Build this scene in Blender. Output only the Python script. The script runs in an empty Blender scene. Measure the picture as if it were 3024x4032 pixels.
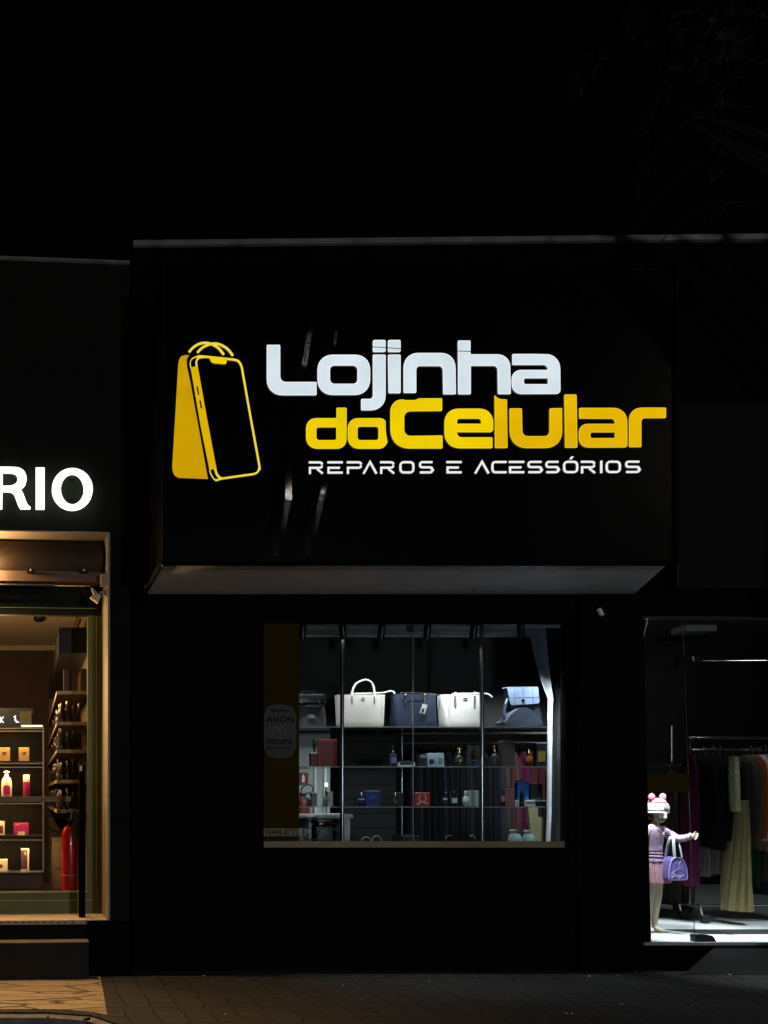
import bpy, bmesh, math, random
from mathutils import Vector, Matrix
from mathutils.geometry import tessellate_polygon
random.seed(7)
R = math.radians
scene = bpy.context.scene
COL = scene.collection

# ------------------------------------------------------------------ camera
# the photograph was straightened to the facade: level camera, lens shifted up and to the right
F, CX, CY, D, EYE = 2816.0, 110.0, 3130.0, 6.4, 1.57
cam = bpy.data.cameras.new('camera')
cam.sensor_fit = 'VERTICAL'; cam.sensor_height = 36.0; cam.sensor_width = 27.0
cam.lens = F / 4032.0 * 36.0
cam.shift_x = (1512.0 - CX) / 4032.0
cam.shift_y = (CY - 2016.0) / 4032.0
cam.clip_start = 0.05; cam.clip_end = 500
cam_o = bpy.data.objects.new('camera', cam); COL.objects.link(cam_o)
cam_o.location = (0, -D, EYE); cam_o.rotation_euler = (R(90), 0, 0)
scene.camera = cam_o

# ------------------------------------------------------------------ world: night sky
w = bpy.data.worlds.new('World'); scene.world = w; w.use_nodes = True
nt = w.node_tree; bg = nt.nodes['Background']
sky = nt.nodes.new('ShaderNodeTexSky'); sky.sky_type = 'NISHITA'; sky.sun_disc = False
sky.sun_elevation = R(2); sky.sun_rotation = R(200)
nt.links.new(sky.outputs[0], bg.inputs[0]); bg.inputs[1].default_value = 0.0004
scene.view_settings.view_transform = 'Standard'; scene.view_settings.look = 'None'
scene.view_settings.exposure = 0; scene.view_settings.gamma = 1
scene.cycles.use_denoising = True
scene.cycles.max_bounces = 8; scene.cycles.transparent_max_bounces = 16
scene.cycles.sample_clamp_indirect = 3.0
scene.cycles.caustics_reflective = False; scene.cycles.caustics_refractive = False

def lamp(name, kind, loc, energy, color, size=0.05, rot=None, target=None, angle=60, blend=0.5):
    l = bpy.data.lights.new(name, kind); l.energy = energy; l.color = color
    if kind == 'SPOT':
        l.spot_size = R(angle); l.spot_blend = blend; l.shadow_soft_size = size
    elif kind == 'POINT': l.shadow_soft_size = size
    elif kind == 'AREA': l.size = size
    o = bpy.data.objects.new(name, l); COL.objects.link(o); o.location = loc
    if target is not None:
        o.rotation_euler = (Vector(target) - Vector(loc)).to_track_quat('-Z', 'Y').to_euler()
    elif rot: o.rotation_euler = rot
    return o
COOL = (0.86, 0.93, 1.0); WARM = (1.0, 0.62, 0.28)

# ------------------------------------------------------------------ helpers
def P(px, py, Y):
    k = (Y + D) / F
    return Vector(((px - CX) * k, Y, EYE - (py - CY) * k))
def YL(px, dy):                       # plane of the neighbour shop's front, turned a little to the street
    a = (px - CX) / F
    return (-0.17 + dy - 0.0455 + 0.05 * D * a) / (1 - 0.05 * a)
def PL(px, py, dy): return P(px, py, YL(px, dy))
def lin(c):
    return tuple((v / 12.92 if v <= 0.04045 else ((v + 0.055) / 1.055) ** 2.4) for v in c)
def srgb(r, g, b): return lin((r / 255, g / 255, b / 255))

def mat(name, col, rough=0.6, metal=0.0, var=0.12, scale=8.0, bump=0.0, bscale=60.0, spec=0.5, stretch=(1, 1, 1), coat=0.0):
    m = bpy.data.materials.new(name); m.use_nodes = True
    t = m.node_tree; b = t.nodes['Principled BSDF']
    b.inputs['Roughness'].default_value = rough; b.inputs['Metallic'].default_value = metal
    b.inputs['Specular IOR Level'].default_value = spec; b.inputs['Coat Weight'].default_value = coat
    tc = t.nodes.new('ShaderNodeTexCoord'); mp = t.nodes.new('ShaderNodeMapping')
    mp.inputs['Scale'].default_value = stretch
    t.links.new(tc.outputs['Object'], mp.inputs[0])
    n = t.nodes.new('ShaderNodeTexNoise'); n.inputs['Scale'].default_value = scale; n.inputs['Detail'].default_value = 5
    t.links.new(mp.outputs[0], n.inputs['Vector'])
    cr = t.nodes.new('ShaderNodeValToRGB')
    cr.color_ramp.elements[0].position = 0.3; cr.color_ramp.elements[1].position = 0.7
    cr.color_ramp.elements[0].color = tuple(max(0, c * (1 - var)) for c in col) + (1,)
    cr.color_ramp.elements[1].color = tuple(min(1, c * (1 + var)) for c in col) + (1,)
    t.links.new(n.outputs[0], cr.inputs[0]); t.links.new(cr.outputs[0], b.inputs['Base Color'])
    if bump:
        n2 = t.nodes.new('ShaderNodeTexNoise'); n2.inputs['Scale'].default_value = bscale; n2.inputs['Detail'].default_value = 4
        t.links.new(mp.outputs[0], n2.inputs['Vector'])
        bp = t.nodes.new('ShaderNodeBump'); bp.inputs['Strength'].default_value = bump; bp.inputs['Distance'].default_value = 0.01
        t.links.new(n2.outputs[0], bp.inputs['Height']); t.links.new(bp.outputs[0], b.inputs['Normal'])
    return m
def emis(name, col, strength, var=0.06, scale=3.0):
    m = bpy.data.materials.new(name); m.use_nodes = True
    t = m.node_tree; t.nodes.remove(t.nodes['Principled BSDF'])
    e = t.nodes.new('ShaderNodeEmission'); e.inputs[1].default_value = strength
    tc = t.nodes.new('ShaderNodeTexCoord')
    n = t.nodes.new('ShaderNodeTexNoise'); n.inputs['Scale'].default_value = scale; n.inputs['Detail'].default_value = 3
    t.links.new(tc.outputs['Object'], n.inputs['Vector'])
    cr = t.nodes.new('ShaderNodeValToRGB')
    cr.color_ramp.elements[0].position = 0.3; cr.color_ramp.elements[1].position = 0.7
    cr.color_ramp.elements[0].color = tuple(max(0, c * (1 - var)) for c in col) + (1,)
    cr.color_ramp.elements[1].color = tuple(min(1, c * (1 + var)) for c in col) + (1,)
    t.links.new(n.outputs[0], cr.inputs[0]); t.links.new(cr.outputs[0], e.inputs[0])
    t.links.new(e.outputs[0], t.nodes['Material Output'].inputs[0])
    return m
def glass(name, tint=(0.93, 0.96, 0.95), ior=1.45):
    m = bpy.data.materials.new(name); m.use_nodes = True
    t = m.node_tree; t.nodes.remove(t.nodes['Principled BSDF'])
    tr = t.nodes.new('ShaderNodeBsdfTransparent'); tr.inputs[0].default_value = tint + (1,)
    gl = t.nodes.new('ShaderNodeBsdfGlossy'); gl.inputs['Roughness'].default_value = 0.03
    fr = t.nodes.new('ShaderNodeFresnel'); fr.inputs[0].default_value = ior
    mx = t.nodes.new('ShaderNodeMixShader')
    ge = t.nodes.new('ShaderNodeNewGeometry'); iv = t.nodes.new('ShaderNodeMath'); iv.operation = 'SUBTRACT'; iv.inputs[0].default_value = 1
    ml = t.nodes.new('ShaderNodeMath'); ml.operation = 'MULTIPLY'
    t.links.new(ge.outputs['Backfacing'], iv.inputs[1]); t.links.new(iv.outputs[0], ml.inputs[0]); t.links.new(fr.outputs[0], ml.inputs[1])
    t.links.new(ml.outputs[0], mx.inputs[0]); t.links.new(tr.outputs[0], mx.inputs[1]); t.links.new(gl.outputs[0], mx.inputs[2])
    t.links.new(mx.outputs[0], t.nodes['Material Output'].inputs[0])
    return m

class MB:
    def __init__(s): s.bm = bmesh.new()
    def box(s, x0, x1, y0, y1, z0, z1, bev=0.0, seg=2):
        vs = [s.bm.verts.new((x, y, z)) for x in (x0, x1) for y in (y0, y1) for z in (z0, z1)]
        fs = [s.bm.faces.new([vs[i] for i in q]) for q in ((0, 1, 3, 2), (4, 6, 7, 5), (0, 4, 5, 1), (2, 3, 7, 6), (0, 2, 6, 4), (1, 5, 7, 3))]
        if bev > 0:
            es = list({e for f in fs for e in f.edges})
            bmesh.ops.bevel(s.bm, geom=es, offset=bev, segments=seg, affect='EDGES', profile=0.5)
        return s
    def pbox(s, px0, px1, py0, py1, Y, dep, bev=0.0):      # front face at Y seen at these photo coordinates
        a, b = P(px0, py1, Y), P(px1, py0, Y)
        return s.box(a.x, b.x, Y, Y + dep, a.z, b.z, bev)
    def lbox(s, px0, px1, py0, py1, dy, dep):              # the same, on the neighbour shop's turned planes
        a, b = PL(px0, py1, dy), PL(px1, py1, dy); c = PL(px1, py0, dy)
        q = [Vector((a.x, a.y, b.z)), b, Vector((b.x, b.y, c.z)), Vector((a.x, a.y, c.z))]
        return s.hexa(q, Vector((-0.05 * dep, dep, 0)))
    def hexa(s, q, ext):
        a = [s.bm.verts.new(v) for v in q]; b = [s.bm.verts.new(Vector(v) + ext) for v in q]
        s.bm.faces.new(a); s.bm.faces.new(b[::-1])
        n = len(q)
        for i in range(n): s.bm.faces.new((a[i], b[i], b[(i + 1) % n], a[(i + 1) % n]))
        return s
    def shape(s, outlines, y0, y1, proj):                  # outlines (first outer, then holes) as 2-D points; proj -> (x, z)
        pts = [[Vector((*proj(p), 0)) for p in o] for o in outlines]
        flat = [p for o in pts for p in o]
        tri = tessellate_polygon(pts)
        fa = [s.bm.verts.new((p.x, y0, p.y)) for p in flat]; fb = [s.bm.verts.new((p.x, y1, p.y)) for p in flat]
        for t in tri:
            try:
                s.bm.faces.new([fa[i] for i in t]); s.bm.faces.new([fb[i] for i in t[::-1]])
            except ValueError: pass
        k = 0
        for o in pts:
            n = len(o)
            for i in range(n):
                try: s.bm.faces.new((fa[k + i], fa[k + (i + 1) % n], fb[k + (i + 1) % n], fb[k + i]))
                except ValueError: pass
            k += n
        return s
    def pshape(s, outlines, Y, dep):
        return s.shape(outlines, Y, Y + dep, lambda p: (P(p[0], p[1], Y).x, P(p[0], p[1], Y).z))
    def tube(s, pts, r, n=8, caps=True):
        pts = [Vector(p) for p in pts]
        rs = r if isinstance(r, (list, tuple)) else [r] * len(pts)
        rings = []
        for i, p in enumerate(pts):
            d = (pts[min(i + 1, len(pts) - 1)] - pts[max(i - 1, 0)]).normalized()
            up = Vector((0, 0, 1)) if abs(d.z) < 0.9 else Vector((0, 1, 0))
            u = d.cross(up).normalized(); v = d.cross(u)
            rings.append([s.bm.verts.new(p + (u * math.cos(2 * math.pi * k / n) + v * math.sin(2 * math.pi * k / n)) * rs[i]) for k in range(n)])
        for a, b in zip(rings, rings[1:]):
            for k in range(n): s.bm.faces.new((a[k], a[(k + 1) % n], b[(k + 1) % n], b[k]))
        if caps: s.bm.faces.new(rings[0][::-1]); s.bm.faces.new(rings[-1])
        return s
    def lathe(s, c, prof, n=20, sy=1.0):                   # prof: (radius, height above c)
        rings = [[s.bm.verts.new((c[0] + r * math.cos(2 * math.pi * k / n), c[1] + sy * r * math.sin(2 * math.pi * k / n), c[2] + z)) for k in range(n)] for r, z in prof]
        for a, b in zip(rings, rings[1:]):
            for k in range(n): s.bm.faces.new((a[k], a[(k + 1) % n], b[(k + 1) % n], b[k]))
        s.bm.faces.new(rings[0][::-1]); s.bm.faces.new(rings[-1])
        return s
    def rings(s, rows, n=28, fold=0, amp=0.0, ph=0.0, closed=True):   # rows: (centre, half width x, half depth y)
        rr = []
        for j, (c, hx, hy) in enumerate(rows):
            ring = []
            for k in range(n):
                t = 2 * math.pi * k / n
                f = 1 + amp * math.sin(fold * t + ph + 0.25 * j) * min(1, (j + 0.5) / 2) + amp * 0.6 * math.sin((fold * 2 + 1) * t + 2.1 * ph)
                ring.append(s.bm.verts.new((c[0] + hx * f * math.cos(t), c[1] + hy * f * math.sin(t), c[2])))
            rr.append(ring)
        for a, b in zip(rr, rr[1:]):
            for k in range(n): s.bm.faces.new((a[k], a[(k + 1) % n], b[(k + 1) % n], b[k]))
        if closed: s.bm.faces.new(rr[0][::-1]); s.bm.faces.new(rr[-1])
        return s
    def prings(s, rows, Y, dep, **kw):                     # rows: (photo y, photo x left, photo x right)
        out = []
        for py, xl, xr in rows:
            a, b = P(xl, py, Y), P(xr, py, Y)
            out.append(((a + b) / 2, (b.x - a.x) / 2, dep))
        return s.rings(out, **kw)
    def ball(s, c, r, sub=2, scale=(1, 1, 1)):
        m = Matrix.Translation(c) @ Matrix.Diagonal((r * scale[0], r * scale[1], r * scale[2], 1))
        bmesh.ops.create_icosphere(s.bm, subdivisions=sub, radius=1, matrix=m)
        return s
    def quad(s, pts): s.bm.faces.new([s.bm.verts.new(p) for p in pts]); return s

def wpos(o):
    v = Vector((0, 0, 0))
    while o: v += Vector(o.location); o = o.parent
    return v
def build(name, mb, m, parent=None, base=None, smooth=False):
    me = bpy.data.meshes.new(name)
    bmesh.ops.recalc_face_normals(mb.bm, faces=mb.bm.faces)
    off = wpos(parent) if parent else Vector((0, 0, 0))
    if base is not None: off = Vector(base)
    bmesh.ops.translate(mb.bm, verts=mb.bm.verts, vec=-off)
    mb.bm.to_mesh(me); mb.bm.free()
    me.materials.append(m)
    if smooth:
        me.polygons.foreach_set('use_smooth', [True] * len(me.polygons))
        try: me.set_sharp_from_angle(angle=R(38))
        except Exception: pass
    o = bpy.data.objects.new(name, me); COL.objects.link(o)
    if parent: o.parent = parent
    elif base is not None: o.location = base
    return o
def tag(o, label=None, cat=None, group=None, kind=None):
    if label: o['label'] = label
    if cat: o['category'] = cat
    if group: o['group'] = group
    if kind: o['kind'] = kind
    return o
def thing(name, label, cat, base, group=None):
    o = bpy.data.objects.new(name, None); COL.objects.link(o); o.location = base; o.empty_display_size = 0.1
    return tag(o, label, cat, group)
def solo(name, mb, m, label, cat, group=None, smooth=False):
    n = len(mb.bm.verts)
    c = sum((v.co for v in mb.bm.verts), Vector()) / n
    c.z = min(v.co.z for v in mb.bm.verts)
    return tag(build(name, mb, m, base=c, smooth=smooth), label, cat, group)
def structure(name, mb, m, smooth=False): return tag(build(name, mb, m, smooth=smooth), kind='structure')
def copy_tree(o, delta):
    c = o.copy(); COL.objects.link(c); c.location = Vector(o.location) + Vector(delta)
    for ch in o.children:
        d = ch.copy(); COL.objects.link(d); d.parent = c
        for g in ch.children:
            e = g.copy(); COL.objects.link(e); e.parent = d
    return c

def rp(pts, n=7, default=3.0):                 # polygon with rounded corners: (x, y[, radius])
    out = []; N = len(pts)
    for i in range(N):
        p = Vector(pts[i][:2]); r = pts[i][2] if len(pts[i]) > 2 else default
        a = Vector(pts[i - 1][:2]); b = Vector(pts[(i + 1) % N][:2])
        da, db = (a - p), (b - p)
        r = min(r, da.length * 0.48 if len(pts[i]) < 3 else da.length * 0.98, db.length * 0.48 if len(pts[i]) < 3 else db.length * 0.98)
        p0, p1 = p + da.normalized() * r, p + db.normalized() * r
        c = 0.55                                # close to a circle, a little squarer
        for k in range(n + 1):
            t = k / n; q0 = p0.lerp(p, c + 0.05); q1 = p1.lerp(p, c + 0.05)
            out.append(tuple(p0 * (1 - t) ** 3 + q0 * 3 * t * (1 - t) ** 2 + q1 * 3 * t * t * (1 - t) + p1 * t ** 3))
    return out
def mapc(x0, y0, s, pts): return [(x0 + s * p[0], y0 + s * p[1]) + ((p[2] * s,) if len(p) > 2 else ()) for p in pts]
def spline(pts, n=6, closed=False):
    pts = [Vector(p) for p in pts]; N = len(pts); out = []
    rng = range(N if closed else N - 1)
    g = (lambda i: pts[i % N]) if closed else (lambda i: pts[max(0, min(N - 1, i))])
    for i in rng:
        a, b, c, d = g(i - 1), g(i), g(i + 1), g(i + 2)
        for k in range(n):
            t = k / n
            out.append(0.5 * ((2 * b) + (c - a) * t + (2 * a - 5 * b + 4 * c - d) * t * t + (3 * b - a - 3 * c + d) * t ** 3))
    if not closed: out.append(pts[-1])
    return [tuple(p) for p in out]
def stroke(pts, wd, closed=False):             # outline(s) of a band of width wd along a 2-D polyline
    pts = [Vector(p[:2]) for p in pts]; N = len(pts)
    ws = wd if isinstance(wd, (list, tuple)) else [wd] * N
    L, Rr = [], []
    for i, p in enumerate(pts):
        a = pts[(i - 1) % N] if closed or i > 0 else None
        b = pts[(i + 1) % N] if closed or i < N - 1 else None
        d1 = (p - a).normalized() if a is not None else (b - p).normalized()
        d2 = (b - p).normalized() if b is not None else d1
        n1, n2 = Vector((-d1.y, d1.x)), Vector((-d2.y, d2.x))
        m = (n1 + n2); m = m.normalized() if m.length > 1e-6 else n1
        k = ws[i] / 2 / max(0.45, m.dot(n1))
        L.append(tuple(p + m * k)); Rr.append(tuple(p - m * k))
    return [L, Rr] if closed else [L + Rr[::-1]]
def text_into(mb, body, px, py, hpx, Y, dep, width_px=None):   # lettering whose caps are hpx high, lower left corner at px, py
    cu = bpy.data.curves.new('lettering', 'FONT'); cu.body = body; cu.size = 1; cu.resolution_u = 3
    o = bpy.data.objects.new('lettering', cu); COL.objects.link(o)
    dg = bpy.context.evaluated_depsgraph_get()
    me = bpy.data.meshes.new_from_object(o.evaluated_get(dg))
    xs = [v.co.x for v in me.vertices]; ys = [v.co.y for v in me.vertices]
    k = (Y + D) / F; sc = hpx * k / (max(ys) - min(ys)); o3 = P(px, py, Y)
    sx = sc if not width_px else width_px * k / (max(xs) - min(xs))
    b2 = bmesh.new(); b2.from_mesh(me)
    for v in b2.verts: v.co = Vector((o3.x + (v.co.x - min(xs)) * sx, Y, o3.z + (v.co.y - min(ys)) * sc))
    ret = bmesh.ops.extrude_face_region(b2, geom=list(b2.faces))
    bmesh.ops.translate(b2, verts=[e for e in ret['geom'] if isinstance(e, bmesh.types.BMVert)], vec=(0, dep, 0))
    tmp = bpy.data.meshes.new('tmp'); b2.to_mesh(tmp); b2.free(); mb.bm.from_mesh(tmp)
    bpy.data.meshes.remove(tmp); bpy.data.meshes.remove(me); bpy.data.objects.remove(o); bpy.data.curves.remove(cu)

# ------------------------------------------------------------------ materials
M = dict(
    black_wall=mat('black_paint', (0.003, 0.003, 0.003), 0.9, spec=0.06, var=0.25, bump=0.15, bscale=40),
    black_gloss=mat('black_gloss', (0.003, 0.003, 0.003), 0.35, spec=0.3),
    black_metal=mat('black_metal', (0.012, 0.012, 0.013), 0.35, metal=0.3),
    grey_wall=mat('dark_grey_render', (0.011, 0.0108, 0.010), 0.9, spec=0.06, var=0.2, scale=5, bump=0.3),
    green_wall=mat('dark_green_render', (0.007, 0.009, 0.005), 0.8, spec=0.2, var=0.25, scale=4, bump=0.2),
    grey_metal=mat('grey_flashing', (0.22, 0.22, 0.225), 0.6, spec=0.2, var=0.3, scale=6),
    cream=mat('cream_frame', (0.36, 0.29, 0.215), 0.6, var=0.1),
    green=mat('green_frame', (0.085, 0.105, 0.02), 0.5, var=0.12),
    green_dark=mat('green_beam', (0.010, 0.012, 0.006), 0.7, spec=0.15),
    ink=mat('black_ink', (0.003, 0.003, 0.003), 0.9, spec=0.05),
    white=mat('white_paint', (0.75, 0.75, 0.74), 0.5, var=0.05),
    chrome=mat('chrome', (0.30, 0.31, 0.33), 0.2, metal=1.0, var=0.03),
    bright_chrome=mat('bright_chrome', (0.8, 0.81, 0.82), 0.2, metal=1.0, var=0.03),
    shelf_edge_glint=mat('glass_edge', (0.55, 0.62, 0.60), 0.3),  # pale tone paints the light caught along the glass shelf edges
    steel=mat('steel', (0.5, 0.5, 0.5), 0.3, metal=1.0, var=0.05),
    shopglass=glass('shop_glass'),
    shelfglass=glass('shelf_glass', (0.86, 0.92, 0.91), 1.6),
    white_leather=mat('white_leather', (0.74, 0.69, 0.64), 0.42, var=0.04, bump=0.12, bscale=220),
    cream_leather=mat('cream_leather', (0.66, 0.585, 0.525), 0.4, var=0.04, bump=0.12, bscale=220),
    navy=mat('navy_leather', (0.026, 0.034, 0.058), 0.34, var=0.15, bump=0.15, bscale=200),
    blue_leather=mat('blue_quilted_leather', (0.13, 0.17, 0.25), 0.36, var=0.08, bump=0.15, bscale=160),
    black_leather=mat('black_leather', (0.015, 0.015, 0.018), 0.25, var=0.15, bump=0.15, bscale=160),
    dark_leather=mat('charcoal_leather', (0.06, 0.06, 0.075), 0.38, var=0.15, bump=0.15, bscale=160),
    gold=mat('gold', (0.75, 0.55, 0.22), 0.25, metal=1.0),
    paper=mat('paper', (0.7, 0.7, 0.7), 0.7),
    red=mat('red_card', (0.30, 0.026, 0.022), 0.5),
    dark_red=mat('dark_red_card', (0.16, 0.02, 0.02), 0.5),
    maroon=mat('maroon', (0.05, 0.012, 0.014), 0.7),
    blue=mat('blue_card', (0.02, 0.03, 0.22), 0.4),
    bright_blue=mat('bright_blue', (0.02, 0.11, 0.42), 0.5),
    black_card=mat('black_card', (0.018, 0.018, 0.022), 0.4),
    grey_card=mat('grey_card', (0.22, 0.23, 0.24), 0.5),
    amber=mat('amber_glass', (0.16, 0.045, 0.01), 0.08, spec=0.8),
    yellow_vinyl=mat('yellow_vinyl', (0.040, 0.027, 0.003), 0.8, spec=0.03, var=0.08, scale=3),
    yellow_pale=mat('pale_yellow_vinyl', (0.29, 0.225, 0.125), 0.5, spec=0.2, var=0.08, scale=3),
    cloth_white=mat('white_cloth', (0.4, 0.41, 0.43), 0.85, spec=0.1, bump=0.2, bscale=90),
    cloth_dark=mat('dark_cloth', (0.007, 0.0065, 0.0075), 0.95, spec=0.1, bump=0.3, bscale=60),
    cloth_purple=mat('purple_cloth', (0.075, 0.010, 0.042), 0.9, spec=0.1, bump=0.3),
    cloth_brown=mat('brown_cloth', (0.05, 0.044, 0.033), 0.9, spec=0.1, bump=0.3),
    cloth_orange=mat('orange_cloth', (0.22, 0.05, 0.013), 0.85, spec=0.1, bump=0.3),
    cloth_yellow=mat('yellow_cloth', (0.27, 0.23, 0.11), 0.85, spec=0.1, bump=0.25),
    cloth_print=mat('green_print_cloth', (0.30, 0.31, 0.17), 0.85, var=0.6, scale=60, bump=0.3),
    cloth_red=mat('red_cloth', (0.06, 0.006, 0.009), 0.9, bump=0.3),
    cloth_mustard=mat('mustard_cloth', (0.22, 0.11, 0.02), 0.85, bump=0.3),
    cloth_khaki=mat('khaki_cloth', (0.28, 0.26, 0.14), 0.85, bump=0.3),
    cloth_navy=mat('navy_cloth', (0.009, 0.010, 0.016), 0.9, spec=0.1, bump=0.3),
    cloth_green=mat('green_cloth', (0.012, 0.035, 0.016), 0.85, spec=0.1, bump=0.3),
    cloth_grey=mat('grey_cloth', (0.03, 0.027, 0.03), 0.9, spec=0.1, bump=0.3),
    lilac=mat('lilac_knit', (0.58, 0.40, 0.56), 0.85, bump=0.3, bscale=150),
    pink=mat('pink_cloth', (0.62, 0.36, 0.44), 0.85, bump=0.2),
    pink_fur=mat('pink_fur', (0.62, 0.22, 0.28), 0.95, bump=0.8, bscale=150),
    white_fur=mat('white_fur', (0.72, 0.68, 0.66), 0.95, bump=0.7, bscale=130),
    skin=mat('mannequin_skin', (0.62, 0.50, 0.38), 0.5, var=0.04),
    violet=mat('violet_bag', (0.24, 0.18, 0.56), 0.5, var=0.08),
    violet_dark=mat('violet_bag_side', (0.12, 0.09, 0.26), 0.5, var=0.08),
    floor=mat('pale_tile_floor', (0.55, 0.56, 0.55), 0.5, var=0.12, scale=7),
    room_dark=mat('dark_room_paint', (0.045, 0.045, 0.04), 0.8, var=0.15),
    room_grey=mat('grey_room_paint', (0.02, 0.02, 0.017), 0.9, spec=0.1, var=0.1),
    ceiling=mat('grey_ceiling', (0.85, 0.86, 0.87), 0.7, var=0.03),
    rubber=mat('black_rubber', (0.012, 0.012, 0.012), 0.7),
    red_paint=mat('red_enamel', (0.75, 0.014, 0.012), 0.22, var=0.03, coat=0.4),
    ext_brown=mat('brown_panel', (0.12, 0.075, 0.045), 0.7, var=0.15),
    beige=mat('beige_paint', (0.5, 0.38, 0.26), 0.7, var=0.06),
    plum_wall=mat('plum_wall', (0.05, 0.022, 0.018), 0.8),
    wood=mat('wood_board', (0.34, 0.23, 0.13), 0.6, var=0.25, scale=30, stretch=(1, 1, 6)),
    magenta=mat('magenta_card', (0.42, 0.015, 0.11), 0.4),
    gold_card=mat('gold_card', (0.5, 0.28, 0.09), 0.45),
    ivory=mat('ivory_plastic', (0.72, 0.58, 0.40), 0.4),
    brown_card=mat('brown_card', (0.08, 0.03, 0.02), 0.45),
    leaf=mat('leaf', (0.006, 0.008, 0.0025), 0.8, spec=0.2, var=0.4),
    bark=mat('bark', (0.010, 0.008, 0.006), 0.95, spec=0.1, bump=0.6),
    asphalt=mat('asphalt', (0.045, 0.045, 0.047), 0.85, var=0.3, scale=40, bump=0.6),
    kerb=mat('kerb_stone', (0.16, 0.15, 0.14), 0.85, var=0.3, scale=12, bump=0.6),
    concrete=mat('concrete', (0.012, 0.0115, 0.011), 0.9, var=0.2, scale=9, bump=0.5),
)
def paving(name, c1, c2, joint, kind):
    m = bpy.data.materials.new(name); m.use_nodes = True; t = m.node_tree; b = t.nodes['Principled BSDF']
    b.inputs['Roughness'].default_value = 0.8
    tc = t.nodes.new('ShaderNodeTexCoord'); mp = t.nodes.new('ShaderNodeMapping'); t.links.new(tc.outputs['Object'], mp.inputs[0])
    nz = t.nodes.new('ShaderNodeTexNoise'); nz.inputs['Scale'].default_value = 14; nz.inputs['Detail'].default_value = 6
    t.links.new(tc.outputs['Object'], nz.inputs['Vector'])
    warp = t.nodes.new('ShaderNodeVectorMath'); warp.operation = 'MULTIPLY_ADD'
    warp.inputs[1].default_value = (0.03, 0.03, 0); t.links.new(nz.outputs['Color'], warp.inputs[0]); t.links.new(mp.outputs[0], warp.inputs[2])
    v = t.nodes.new('ShaderNodeTexVoronoi'); v.feature = 'DISTANCE_TO_EDGE'
    v2 = t.nodes.new('ShaderNodeTexVoronoi')
    for q in (v, v2):
        q.inputs['Scale'].default_value = 1; t.links.new(warp.outputs[0], q.inputs['Vector'])
        q.inputs['Randomness'].default_value = 0.9 if kind == 'slab' else 0.22
    mp.inputs['Scale'].default_value = (1.3, 7.5, 1) if kind == 'slab' else (5.0, 8.5, 1)
    th = t.nodes.new('ShaderNodeMapRange'); th.inputs['From Min'].default_value = 0.0; th.inputs['From Max'].default_value = 0.035
    t.links.new(v.outputs['Distance'], th.inputs['Value'])
    cr = t.nodes.new('ShaderNodeValToRGB'); cr.color_ramp.elements[0].color = c1 + (1,); cr.color_ramp.elements[1].color = c2 + (1,)
    cr.color_ramp.elements[0].position = 0.3; cr.color_ramp.elements[1].position = 0.7
    mixn = t.nodes.new('ShaderNodeMix'); mixn.data_type = 'FLOAT'; mixn.inputs[0].default_value = 0.4
    t.links.new(nz.outputs[0], mixn.inputs[2]); t.links.new(v2.outputs['Color'], mixn.inputs[3]); t.links.new(mixn.outputs[0], cr.inputs[0])
    mx = t.nodes.new('ShaderNodeMix'); mx.data_type = 'RGBA'; mx.inputs[6].default_value = joint + (1,)
    t.links.new(th.outputs[0], mx.inputs[0]); t.links.new(cr.outputs[0], mx.inputs[7]); t.links.new(mx.outputs[2], b.inputs['Base Color'])
    hh = t.nodes.new('ShaderNodeMath'); hh.operation = 'MULTIPLY_ADD'; hh.inputs[1].default_value = 0.35
    t.links.new(nz.outputs[0], hh.inputs[0]); t.links.new(th.outputs[0], hh.inputs[2])
    bp = t.nodes.new('ShaderNodeBump'); bp.inputs['Strength'].default_value = 0.9; bp.inputs['Distance'].default_value = 0.02
    t.links.new(hh.outputs[0], bp.inputs['Height']); t.links.new(bp.outputs[0], b.inputs['Normal'])
    return m
M['pavers'] = paving('concrete_pavers', (0.015, 0.012, 0.010), (0.026, 0.022, 0.019), (0.006, 0.005, 0.0045), 'paver')
M['slabs'] = paving('stone_slabs', (0.26, 0.19, 0.12), (0.42, 0.32, 0.2), (0.04, 0.03, 0.02), 'slab')

# banner vinyl with creases down its left part
def banner():
    m = bpy.data.materials.new('black_banner_vinyl'); m.use_nodes = True; t = m.node_tree; b = t.nodes['Principled BSDF']
    b.inputs['Base Color'].default_value = (0.0015, 0.0015, 0.0016, 1); b.inputs['Roughness'].default_value = 0.18; b.inputs['Specular IOR Level'].default_value = 1.0
    tc = t.nodes.new('ShaderNodeTexCoord')
    n = t.nodes.new('ShaderNodeTexNoise'); n.inputs['Scale'].default_value = 260; n.inputs['Detail'].default_value = 2
    mp = t.nodes.new('ShaderNodeMapping'); mp.inputs['Scale'].default_value = (0.25, 0.25, 1)
    t.links.new(tc.outputs['Object'], mp.inputs[0]); t.links.new(mp.outputs[0], n.inputs['Vector'])
    bp = t.nodes.new('ShaderNodeBump'); bp.inputs['Strength'].default_value = 0.22; bp.inputs['Distance'].default_value = 0.002
    t.links.new(n.outputs[0], bp.inputs['Height']); t.links.new(bp.outputs[0], b.inputs['Normal'])
    return m
M['banner'] = banner()

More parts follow.
